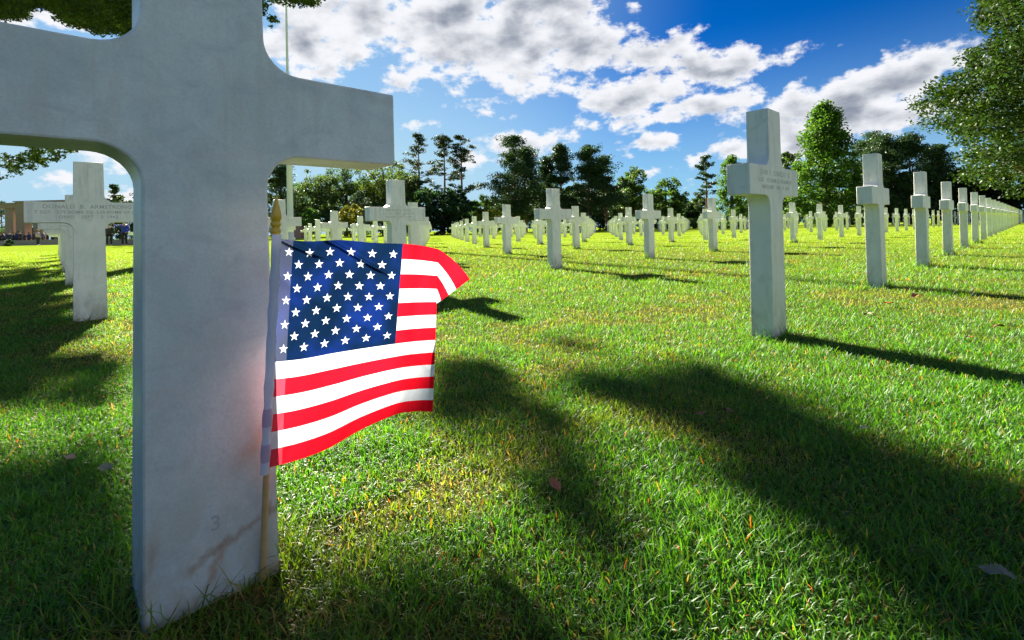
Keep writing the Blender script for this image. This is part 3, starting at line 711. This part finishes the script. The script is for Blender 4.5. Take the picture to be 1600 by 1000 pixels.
    shrub(1085, 340, 356, 26, 60, 'small rounded bush at the end of the right aisle', (.06, .12, .014), 41, GS, leaf=.2, n=1200)
    shrub(1205, 300, 355, 130, 68, 'dark undergrowth behind the tall right cross', DK, 42, GS, 8000, .32)
    shrub(1065, 318, 355, 90, 78, 'low dark bush left of the slim lone pine', DK, 142, GS, 5000, .32)
    shrub(745, 325, 358, 80, 84, 'low dark bush behind the yellow-green shrub', DK, 143, GS, 5000, .34)
    shrub(1015, 318, 356, 90, 80, 'low dark bush between the two rounded green trees', DK, 144, GS, 5000, .34)
    for q, (x, w, yt, lab) in enumerate(((762, 70, 306, 'low mid green tree filling the gap right of the pine trio'), (846, 90, 282, 'mid green tree behind the broad dense pine'), (905, 80, 285, 'mid green tree behind the gap between two central pines'),
            (962, 70, 290, 'mid green tree left behind the rounded tree'), (1018, 56, 305, 'mid green tree between rounded and lower green trees'), (1075, 60, 312, 'small mid green tree left of the slim lone pine'), (1180, 80, 296, 'mid green tree behind the cypress and tall right cross'),
            (585, 90, 275, 'mid green tree above the inscribed cross'), (470, 90, 285, 'mid green tree directly behind the flagpole'), (625, 70, 262, 'mid green tree left of the tall sparse pine'))):
        broadleaf(x, yt, w, 84, lab, (.042, .085, .022), 200+q, bottom=.0, nclump=200, per=46, leaf=.36, group='mid green trees behind the pines')
    # right
    broadleaf(1232, 233, 52, 58, 'small broadleaf tree against the side of the conical one', (.04, .075, .018), 43, group=GBt)
    broadleaf(1292, 164, 112, 46, 'tall conical bright green tree right of the tall cross', (.05, .115, .014), 44, shape='cone', bottom=.04, nclump=380, per=60, leaf=.27, group=None, name='lime_tree', warm=.05)
    pine(1375, 200, 104, 52, 'dark spreading pine right of the conical tree', seed=45, bare=.12, layers=12, dens=1.5, twin=1)
    pine(1440, 206, 96, 50, 'dark pine between the spreading pine and the oak', seed=46, bare=.1, layers=12, dens=1.5, twin=1)
    for q, (x, w, yt, Z) in enumerate(((1345, 90, 290, 56), (1420, 110, 270, 52), (1500, 120, 262, 50), (1580, 130, 255, 48))):
        broadleaf(x, yt, w, Z, ['dark understorey tree behind the small canopy', 'dark understorey tree left of the oak', 'dark understorey tree under the oak branches', 'dark understorey tree at the right edge'][q], (.018, .036, .014), 47+q, bottom=.0, nclump=240, group='dark trees behind the right row')
build_trees()

def big_oaks():
    """two spreading oaks: the right-hand one, and the left one whose crown shades the foreground"""
    rn = np.random.default_rng(77)
    # --- right oak
    Z = 24.; g = at(1640, 352, Z); root = empty('oak_tree', (g[0], g[1], 0), 'great spreading oak overhanging the right edge of the field', 'tree')
    C = []
    edge = lambda y: np.interp(y, [-400, -60, 0, 60, 100, 150, 190, 230, 262, 300, 330], [1500, 1470, 1520, 1530, 1500, 1420, 1440, 1500, 1478, 1500, 1560])
    tries = 0
    while len(C) < 3300 and tries < 900000:
        tries += 1
        y = rn.uniform(-330, 318); x = rn.uniform(1410, 2250); z = rn.uniform(18.5, 29)
        if x < edge(y)+rn.random()**2*70: continue
        p = at(x, y, z)
        if p[2] < 1.6+2.2*rn.random(): continue
        d = (p-np.array([g[0], g[1], 8.]))/np.array([9.5, 9.5, 8.5])
        if d@d > 1: continue
        if d@d < .25 and rn.random() < .4: continue
        C.append(p)
    C = np.array(C); pts, cv = clump_cloud(rn, C, .40+.35*rn.random(len(C)), 62, .6)
    V, F, T = leaves(pts-np.array([g[0], g[1], 0]), .155, rn, .4, tint_arr(rn, len(pts), (.025, .052, .008), cv, .5, .05), 1.6)
    link('crown', np_mesh('crown', V, [F], T), root, M_oak)
    A = Acc(); A.add(*tube_np([[0, 0, -.3], [.1, 0, 2.5], [.2, .1, 6], [.1, .1, 10], [0, 0, 13]], [.55, .42, .34, .22, .06], 12))
    for q in C[rn.choice(len(C), 70, replace=False)]:
        e = q-np.array([g[0], g[1], 0]); s = np.array([.15, .05, np.clip(e[2]*.55, 2.2, 10)]); A.add(*tube_np([s, s*.5+e*.5+[0, 0, .35], e], [.09, .045, .012], 6))
    link('trunk', A.mesh('trunk'), root, M_bark)
    # --- left oak: clumps kept where the photograph shows leaves or their shadow
    def inpoly(x, y, poly):
        poly = np.array(poly, float); ins = np.zeros(len(x), bool); j = len(poly)-1
        for i in range(len(poly)):
            xi, yi = poly[i]; xj, yj = poly[j]
            c = ((yi > y) != (yj > y)) & (x < (xj-xi)*(y-yi)/(yj-yi+1e-12)+xi); ins ^= c; j = i
        return ins
    DARK = [[(680, 565), (800, 575), (880, 650), (925, 740), (985, 820), (1070, 905), (985, 935), (880, 855), (800, 775), (740, 695), (690, 660)],
            [(870, 556), (1090, 588), (1260, 625), (1400, 685), (1600, 770), (2100, 900), (2100, 1400), (1560, 1300), (1405, 980), (1285, 855), (1155, 768), (1025, 690), (930, 610)],
            [(300, 900), (560, 900), (720, 915), (880, 965), (1040, 1030), (1250, 1200), (1200, 1400), (200, 1400)],
            [(-200, 745), (215, 670), (260, 1400), (-200, 1400)], [(-200, 535), (120, 550), (215, 590), (215, 650), (60, 650), (-200, 700)],
            [(-200, 440), (60, 430), (105, 470), (160, 510), (60, 545), (-200, 560)], [(-200, 395), (60, 398), (90, 420), (-200, 425)]]
    def shade(G, sx, sy):
        wob = 70*np.clip(1.2-(sy-372)/900, .4, 1)
        px = sx+wob*(vnoise(G[:, 0], G[:, 1], 4.5, 31)-.5)*1.6; py = sy+wob*(vnoise(G[:, 0], G[:, 1], 4.5, 32)-.5)
        d = np.zeros(len(sx), bool)
        for pl in DARK: d |= inpoly(px, py, pl)
        return d & (vnoise(G[:, 0], G[:, 1], 6.5, 33)*.6+vnoise(G[:, 0], G[:, 1], 3, 34)*.4 > .315)
    Z = 19.; g = at(250, 352, Z); gx = np.array([g[0]-1.2, g[1]+1.5, 0]); foot = at(318, 352, 19.); foot[2] = 0
    N = 130000
    P = np.stack([gx[0]+rn.uniform(-13, 13, N), gx[1]+rn.uniform(-12, 16, N), rn.uniform(2.2, 21, N)], 1)
    x, y, z = project(P)
    shell = ((P[:, 0]-gx[0]-.5)/13.)**2+((P[:, 1]-gx[1]-2)/13.)**2+((P[:, 2]-11.5)/9.3)**2
    k = (shell < 1) & (z > 4)
    # seen from the camera
    inframe = (x > -30) & (x < 1640) & (y > -25)
    vis = inpoly(x, y, [(-40, -40), (428, -40), (428, 0), (430, 20), (226, 20), (226, 60), (150, 50), (95, 34), (80, 14), (50, 12), (40, 26), (-40, 34)]) | inpoly(x, y, [(-40, 215), (95, 215), (118, 232), (70, 258), (28, 275), (-40, 282)]) \
        | inpoly(x, y, [(235, -40), (412, -40), (412, 300), (235, 300)]) | inpoly(x, y, [(-40, 60), (200, 75), (200, 180), (-40, 180)]) | inpoly(x, y, [(420, -60), (512, -60), (498, 6), (462, 14), (474, 44), (450, 58), (424, 54)])
    k &= (~inframe) | vis
    k &= ~((y <= -25) & (x > 640) & (x < 1640))
    # its shadow on the lawn
    G = P-SUN*(P[:, 2]/SUN[2])[:, None]; sx, sy, sz = project(G)
    near = (sz > .25) & (sy > 372) & (sx > -500) & (sx < 2100)
    dark = shade(G, sx, sy)
    k &= (~near) | dark | ((rn.random(N) < .006) & (sy > 560))
    P = P[k]; near = near[k]; dark = dark[k]
    seen = inframe[k] & (y[k] > -25) & ((x[k] < 235) | (x[k] > 418)); hole = vnoise(P[:, 0]*.7+P[:, 2], P[:, 1]*.7-P[:, 2], 1.3, 9) < .5; pr = np.where(near & dark, 1.0, np.where(seen, np.where(hole, .12, .8), .05)); kk = rn.random(len(P)) < pr; P = P[kk]; near = near[kk]
    print('left oak clumps', len(P), near.sum())
    seen = seen[kk]; rad = np.where(near, .20, np.where(seen, .26, .40))*(.8+.4*rn.random(len(P)))
    pts, cv = clump_cloud(rn, P, rad, 46, .7)
    x, y, z = project(pts); bad = (x > 512) & (x < 1640) & (y > -20) & (z > 0)
    G = pts-SUN*(pts[:, 2]/SUN[2])[:, None]; sx, sy, sz = project(G); nr = (sz > .25) & (sy > 372) & (sx > -500) & (sx < 2100)
    dk = shade(G, sx, sy)
    Gf = pts-SUN*((pts[:, 2]-.38)/SUN[2])[:, None]; fc = at(560, 540, .86); bad |= (np.hypot(Gf[:, 0]-fc[0], Gf[:, 1]-fc[1]) < .42) & (rn.random(len(pts)) > .06)
    bad |= nr & ~dk & (rn.random(len(pts)) > .012); pts = pts[~bad]; cv = cv[~bad]
    root = empty('oak_tree', gx, 'large oak behind the close cross, its leaves hanging in the top left', 'tree')
    V, F, T = leaves(pts-gx, .13, rn, .4, tint_arr(rn, len(pts), (.035, .06, .012), cv, .35, .05), 2.0)
    link('crown', np_mesh('crown', V, [F], T), root, M_oak)
    tk = (foot-gx); A = Acc(); A.add(*tube_np([tk+[0, 0, -.3], tk+[0, 0, 2.5], tk*.9+[0, 0, 5], tk*.5+[.1, .1, 9], [0, 0, 14]], [.42, .32, .27, .18, .05], 12))
    hi = P[:, 2] > 5
    for q in P[hi][rn.choice(hi.sum(), 60, replace=False)]:
        e = q-gx; zs_ = np.clip(e[2]*.6, 5, 11); s = tk*np.interp(zs_, [5, 9, 14], [.9, .5, 0])+[0, 0, zs_]
        mid = s*.5+e*.5+[0, 0, .4]; xm, ym, zm = project(np.array([mid+gx]))
        if (ym[0] > -60 and not (235 < xm[0] < 415)) or (e+gx)[2] < 4: continue
        if xm[0] > 430 and ym[0] > -60: continue
        seg = np.array([s+(mid-s)*.5, mid, mid+(e-mid)*.5, e])+gx; gs = seg-SUN*(seg[:, 2]/SUN[2])[:, None]; ax_, ay_, az_ = project(gs)
        if ((az_ > .25) & (ay_ > 372) & (ax_ > -300) & (ax_ < 1700) & ~shade(gs, ax_, ay_)).any(): continue
        A.add(*tube_np([s, mid, e], [.09, .05, .012], 6))
    link('trunk', A.mesh('trunk'), root, M_bark)
big_oaks()

# ------------------------------------------------------------------ flagpole, memorial, walls, canopy
def flagpole():
    Z = 42; g = at(454, 352, Z); root = empty('flagpole', (g[0], g[1], 0), 'tall tapering white flagpole rising behind the close cross arm', 'flagpole')
    V, F = lathe([(.36, 0), (.36, .25), (.25, .3), (.235, 5.2), (.20, 9), (.11, 13), (.085, 20), (.05, 27), (.0, 27.02)], 16)
    link('mast', np_mesh('mast', V, [F], smooth=True), root, M_pole)
    V, F = lathe([(0, 26.95), (.12, 27.02), (.17, 27.15), (.12, 27.28), (0, 27.34)], 12); link('ball', np_mesh('ball', V, [F], smooth=True), root, M_gold)
flagpole()
def memorial():
    Z = 72; g = at(40, 352, Z); ry = -YAW
    root = empty('memorial_colonnade', (g[0], g[1], 0), 'pale stone memorial colonnade with square piers at the far left', 'monument'); root.rotation_euler = (0, 0, ry)
    pxm = Z/FPX; h = lambda x, y: at(x, y, Z)[2]
    X = lambda x: (x-40)*pxm
    def part(name, boxes, mat=M_stone, bev=.03):
        bm = bmesh.new()
        for c, s in boxes: add_box(bm, c, s, 0, bev)
        return bm_obj(name, bm, mat, root)
    top = h(40, 316); ent = h(15, 319); und = h(15, 326)
    part('entablature', [((X(-45), 0, (ent+und)/2), (X(33)-X(-123)-.01, 1.6, ent-und)), ((X(-45), 0, ent+.06), (X(33)-X(-123)-.01, 1.9, .14))])
    part('loggia_roof', [((X(75), 1.5, top-.9), (X(118)-X(32.5), 4.6, 1.8)), ((X(75), 1.5, top+.06), (X(120)-X(31), 5.0, .16))])
    for x in (39.5, 66, 93, 112): part('pier', [((X(x), -.2, (top-1.8)/2), (1.25, 1.2, top-1.8)), ((X(x), -.2, .3), (1.45, 1.4, .6))])
    for x in (20, -14, -48, -82): part('column', [((X(x), 0, und/2), (1.2, 1.1, und-.01)), ((X(x), 0, .25), (1.4, 1.3, .5))])
    part('plinth', [((X(-5), .5, .1), (X(125)-X(-125), 6.4, .3))])
    Zw = 58; gw = at(40, 352, Zw)
    bm = bmesh.new(); add_box(bm, (0, 0, .28), (11, .5, .56), 0, .02); add_box(bm, (0, 0, .59), (11.1, .6, .08), 0, .02)
    w = bm_obj('low_wall', bm, M_wallst); w.location = (gw[0], gw[1], 0); w.rotation_euler = (0, 0, ry); tag(w, 'low grey stone wall in front of the crowd at the memorial', 'wall')
    Zw = 40; gw = at(195, 352, Zw)
    bm = bmesh.new(); add_box(bm, (0, 0, .2), (4.6, .35, .4), 0, .02); add_box(bm, (0, 0, .43), (4.7, .45, .07), 0, .02)
    w = bm_obj('low_wall', bm, M_wallst); w.location = (gw[0], gw[1], 0); w.rotation_euler = (0, 0, ry); tag(w, 'low beige wall at the foot of the hedge behind the blue jacket', 'wall')
    Zw = 60; gw = at(457, 352, Zw); bm = bmesh.new(); hh = at(457, 355, Zw)[2]
    add_box(bm, (0, 0, hh/2), (2.4, 1.2, hh), 0, .03); add_box(bm, (0, 0, hh+.05), (2.6, 1.4, .1), 0, .02)
    w = bm_obj('stone_plinth', bm, M_wallp); w.location = (gw[0], gw[1], 0); w.rotation_euler = (0, 0, ry); tag(w, 'reddish stone plinth at the foot of the flagpole', 'plinth')
    for q, (x, w_, yt) in enumerate(((14, 13, 373), (12, 15, 381))):
        shrub(x, yt, 388, w_, 56-q*3, ['small dark round shrub before the memorial wall, upper one', 'small dark round shrub before the memorial wall, lower one'][q], (.02, .05, .02), 90+q, 'round shrubs by the memorial wall', 900, .12)
    # canopy among the far crosses on the right
    Z = 62; g = at(1328, 352, Z); root = empty('garden_canopy', (g[0], g[1], 0), 'small beige canopy on posts among the far crosses under the pines', 'canopy'); H = at(1328, 330, Z)[2]
    V, F = lathe([(.85, H-.42), (.86, H-.36), (.6, H-.2), (.3, H-.08), (0, H)], 10); link('roof', np_mesh('roof', V, [F]), root, simple('beige_canvas', (.55, .38, .26), .8))
    for a in range(4):
        c, s = math.cos(a*math.pi/2+.6)*.6, math.sin(a*math.pi/2+.6)*.6; V, F = tube_np([[c, s, 0], [c, s, H-.3]], [.04, .04], 6); link('post', np_mesh('post', V, [F]), root, M_bark)
memorial()

# ------------------------------------------------------------------ people
def skin_mesh(name, nodes, edges, sub=1):
    me = bpy.data.meshes.new(name); me.from_pydata([n[0] for n in nodes], edges, [])
    ob = bpy.data.objects.new(name, me); COL.objects.link(ob)
    sk = ob.modifiers.new('s', 'SKIN'); sk.use_smooth_shade = True
    for v, n in zip(me.skin_vertices[0].data, nodes):
        r = n[1]; v.radius = (r, r) if not isinstance(r, tuple) else r
    me.skin_vertices[0].data[0].use_root = True
    if sub: ob.modifiers.new('u', 'SUBSURF').levels = sub
    bpy.context.view_layer.update()
    out = bpy.data.meshes.new_from_object(ob.evaluated_get(bpy.context.evaluated_depsgraph_get())); out.name = name
    bpy.data.objects.remove(ob); return out
SK = simple('skin', (.48, .28, .20), .6, .05)
MATC = {}
def cloth(c):
    if c not in MATC: MATC[c] = simple('fabric', c, .85, .15, 30)
    return MATC[c]
def person(x, yfeet, Z, height, top, legs, hair, label, rot=0., raised=False, hat=None, group=None):
    g = at(x, 352, Z); k = height/1.75
    root = empty('person', (g[0], g[1], 0), label, 'person', group); root.rotation_euler = (0, 0, -YAW+rot); root.scale = (k, k, k)
    if raised: la = [(-.20, 0, 1.42), (-.44, -.05, 1.36), (-.60, -.12, 1.52)]; hl = (-.63, -.13, 1.61)
    else: la = [(-.20, 0, 1.42), (-.26, .02, 1.13), (-.25, -.08, .90)]; hl = (-.24, -.10, .81)
    ra = [(.20, 0, 1.42), (.27, .03, 1.13), (.22, -.12, .96)]; hr = (.17, -.18, .93)
    body = [((0, 0, .95), (.15, .11)), ((0, 0, 1.2), (.14, .10)), ((0, 0, 1.40), (.15, .09)), ((0, 0, 1.50), .055), ((0, -.01, 1.58), .075), ((0, -.01, 1.67), .095), ((0, 0, 1.74), .05), ((0, -.10, 1.62), .018),
            (la[0], .055), (la[1], .045), (la[2], .032), (hl, .035), (ra[0], .055), (ra[1], .045), (ra[2], .032), (hr, .035),
            ((-.10, 0, .90), .09), ((-.12, .01, .50), .06), ((-.12, .03, .09), .04), ((-.13, -.12, .04), .035), ((.10, 0, .90), .09), ((.13, -.02, .50), .06), ((.14, 0, .09), .04), ((.15, -.14, .04), .035)]
    E = [(0, 1), (1, 2), (2, 3), (3, 4), (4, 5), (5, 6), (5, 7), (2, 8), (8, 9), (9, 10), (10, 11), (2, 12), (12, 13), (13, 14), (14, 15), (0, 16), (16, 17), (17, 18), (18, 19), (0, 20), (20, 21), (21, 22), (22, 23)]
    link('body', skin_mesh('body', body, E), root, SK)
    J = [((0, 0, .86), (.19, .14)), ((0, 0, 1.2), (.18, .13)), ((0, 0, 1.42), (.17, .11)), ((0, 0, 1.49), .08), (la[0], .08), (la[1], .068), (la[2], .052), (ra[0], .08), (ra[1], .068), (ra[2], .052)]
    link('jacket', skin_mesh('jacket', J, [(0, 1), (1, 2), (2, 3), (2, 4), (4, 5), (5, 6), (2, 7), (7, 8), (8, 9)]), root, cloth(top))
    T = [((0, 0, .95), (.165, .12)), ((-.10, 0, .86), .105), ((-.12, .01, .50), .078), ((-.12, .03, .10), .06), ((.10, 0, .86), .105), ((.13, -.02, .50), .078), ((.14, 0, .10), .06)]
    link('trousers', skin_mesh('trousers', T, [(0, 1), (1, 2), (2, 3), (0, 4), (4, 5), (5, 6)]), root, cloth(legs))
    hz = [(.105, 1.62), (.112, 1.68), (.10, 1.74), (.06, 1.785), (0, 1.80)]
    V, F = lathe(hz, 12); V = V*[1, 1.05, 1]+[0, .022, 0]; link('hair', np_mesh('hair', V, [F], smooth=True), root, cloth(hair))
    if hat:
        V, F = lathe([(.20, 1.70), (.205, 1.71), (.12, 1.72), (.115, 1.79), (.06, 1.83), (0, 1.835)], 14); link('hat', np_mesh('hat', V, [F], smooth=True), root, cloth(hat))
person(194, 383, 33, 1.74, (.02, .04, .42), (.012, .014, .03), (.30, .27, .24), 'man in a bright blue jacket and dark trousers raising one hand', .1, True)
person(217, 383, 34.5, 1.78, (.012, .016, .03), (.11, .07, .04), (.06, .04, .03), 'person in a black jacket and brown trousers beside the blue-jacketed man', -.3)
person(170, 378, 37, 1.70, (.03, .03, .03), (.02, .02, .02), (.05, .04, .03), 'person in dark clothes by the hedge, left of the blue jacket', .6)
person(59, 388, 50, 1.62, (.50, .34, .42), (.02, .02, .03), (.06, .04, .03), 'visitor in a pale pink top and straw hat before the memorial', 2.9, False, (.7, .55, .25))
tops = [(.02, .03, .07), (.03, .08, .25), (.015, .015, .02), (.02, .05, .14), (.05, .02, .03), (.04, .04, .05), (.03, .06, .16)]
where = ['behind the small round shrub', 'left of the first memorial column', 'below the first memorial column', 'right of the first memorial column', 'between column and pier', 'in front of the memorial pier', 'at the right foot of the memorial pier',
         'just left of the straw hat', 'just right of the straw hat', 'under the arm of the nearest left cross', 'close by the leftmost file of crosses', 'at the very left edge', 'half hidden at the left edge', 'behind the low wall, far left']
cx = [14, 9, 20, 28, 31, 38, 45, 52, 67, 74, 82, 1, 5, 24]
cn = ['navy', 'blue', 'black', 'dark blue', 'maroon', 'grey', 'blue-grey']
for q in range(14):
    person(cx[q], 385, 61+3*((q*7) % 4), 1.66+.12*random.random(), tops[q % 7], (.02, .022, .04), (.05+.1*(q % 3), .05+.06*(q % 3), .04), 'visitor in %s, %s' % (cn[q % 7], where[q]), random.uniform(-1, 4), group='visitors gathered before the memorial')

# ------------------------------------------------------------------ fallen leaves
def leaf_mesh(lobes, L, W, seed):
    rn = np.random.default_rng(seed); n = 2*lobes*3+1; top = []
    for j in range(n):
        f = j/(n-1); w = math.sin(math.pi*min(1, f*.93+.04))**.7*(1+.22*math.sin(j*2*math.pi/3.+.5)); top.append((f*L-L/2, w*W/2*.8+rn.random()*.002))
    V = []; F = []
    for j, (x, w) in enumerate(top):
        c = .18*L*math.sin(j*.35+seed)+.35*x*x/L
        V += [(x, -w, .35*w+c*.4+rn.random()*.002), (x, 0, c*.2), (x, w, .55*w+c*.3+rn.random()*.002)]
    for j in range(n-1):
        a = j*3; F += [(a, a+1, a+4, a+3), (a+1, a+2, a+5, a+4)]
    V = np.array(V, float); V[:, 2] -= V[:, 2].min()
    return np_mesh('fallen_leaf', V, [np.array(F)], smooth=True)
LM = [leaf_mesh(3, .07, .045, 1), leaf_mesh(2, .05, .03, 2), leaf_mesh(4, .08, .05, 3)]
lc = {'brown': simple('dry_leaf_brown', (.20, .085, .035), .7, .3, 60), 'tan': simple('dry_leaf_tan', (.26, .18, .10), .7, .25, 60), 'orange': simple('dry_leaf_orange', (.42, .12, .02), .7, .3, 60), 'grey': simple('dry_leaf_grey', (.13, .14, .09), .7, .2, 60)}
LF = [(107, 731, 'tan', 'beside the close cross on the left lawn', 2), (166, 748, 'grey', 'closest to the left side of the close cross', 0), (134, 576, 'orange', 'behind the close cross on the left lawn', 1),
      (140, 695, 'orange', 'in the sunlit patch left of the close cross', 1), (1138, 656, 'brown', 'long and curled in the shade right of the flag', 2), (1095, 660, 'brown', 'small, left of the long curled one', 1),
      (868, 776, 'brown', 'in the shade band below the flag', 0), (625, 770, 'tan', 'under the lower right corner of the flag', 1), (1560, 922, 'grey', 'lobed, in the bottom right corner', 2), (1350, 683, 'grey', 'in shade below the tall right cross', 1),
      (1430, 468, 'orange', 'in front of the second cross of the right row', 2), (1390, 480, 'orange', 'left of the one before the right row', 0), (1355, 498, 'tan', 'pale, right of the tall right cross', 2), (1500, 443, 'tan', 'small and pale near the right row', 1),
      (1562, 518, 'brown', 'near the right edge in the sun', 2), (1515, 535, 'orange', 'beside the long shadow of the tall cross', 1), (1524, 592, 'brown', 'on the long shadow of the tall cross', 1), (1255, 485, 'brown', 'just right of the tall cross foot', 1),
      (845, 458, 'orange', 'left of the lone lawn cross', 1), (928, 452, 'orange', 'right of the lone lawn cross', 1), (812, 455, 'brown', 'small, on the sunlit lawn beyond the flag', 1), (1070, 462, 'brown', 'below the shadow of the lone lawn cross', 1),
      (1132, 462, 'tan', 'on the lawn left of the tall right cross', 1), (885, 472, 'orange', 'below the foot of the lone lawn cross', 1), (193, 393, 'brown', 'near the feet of the blue-jacketed man', 2), (670, 643, 'brown', 'beside the bottom corner of the flag', 0),
      (1462, 405, 'orange', 'beyond the third cross of the right row', 1), (960, 470, 'tan', 'in mid lawn right of the lone cross', 1)]
for q, (x, y, c, w, mi) in enumerate(LF):
    p = on_ground(x, y); me = LM[mi].copy(); me.materials.append(lc[c])
    o = bpy.data.objects.new('fallen_leaf', me); COL.objects.link(o); o.location = (p[0], p[1], .022 if y > 430 else .03)
    k = .5*min(2.6, max(1, math.hypot(p[0]-CAM[0], p[1]-CAM[1])/2.4)); o.scale = (k, k, k)
    o.rotation_euler = (random.uniform(-.3, .3), random.uniform(-.3, .3), random.uniform(0, 6.28))
    tag(o, '%s fallen leaf %s' % (c, w), 'leaf', 'fallen leaves on the lawn')
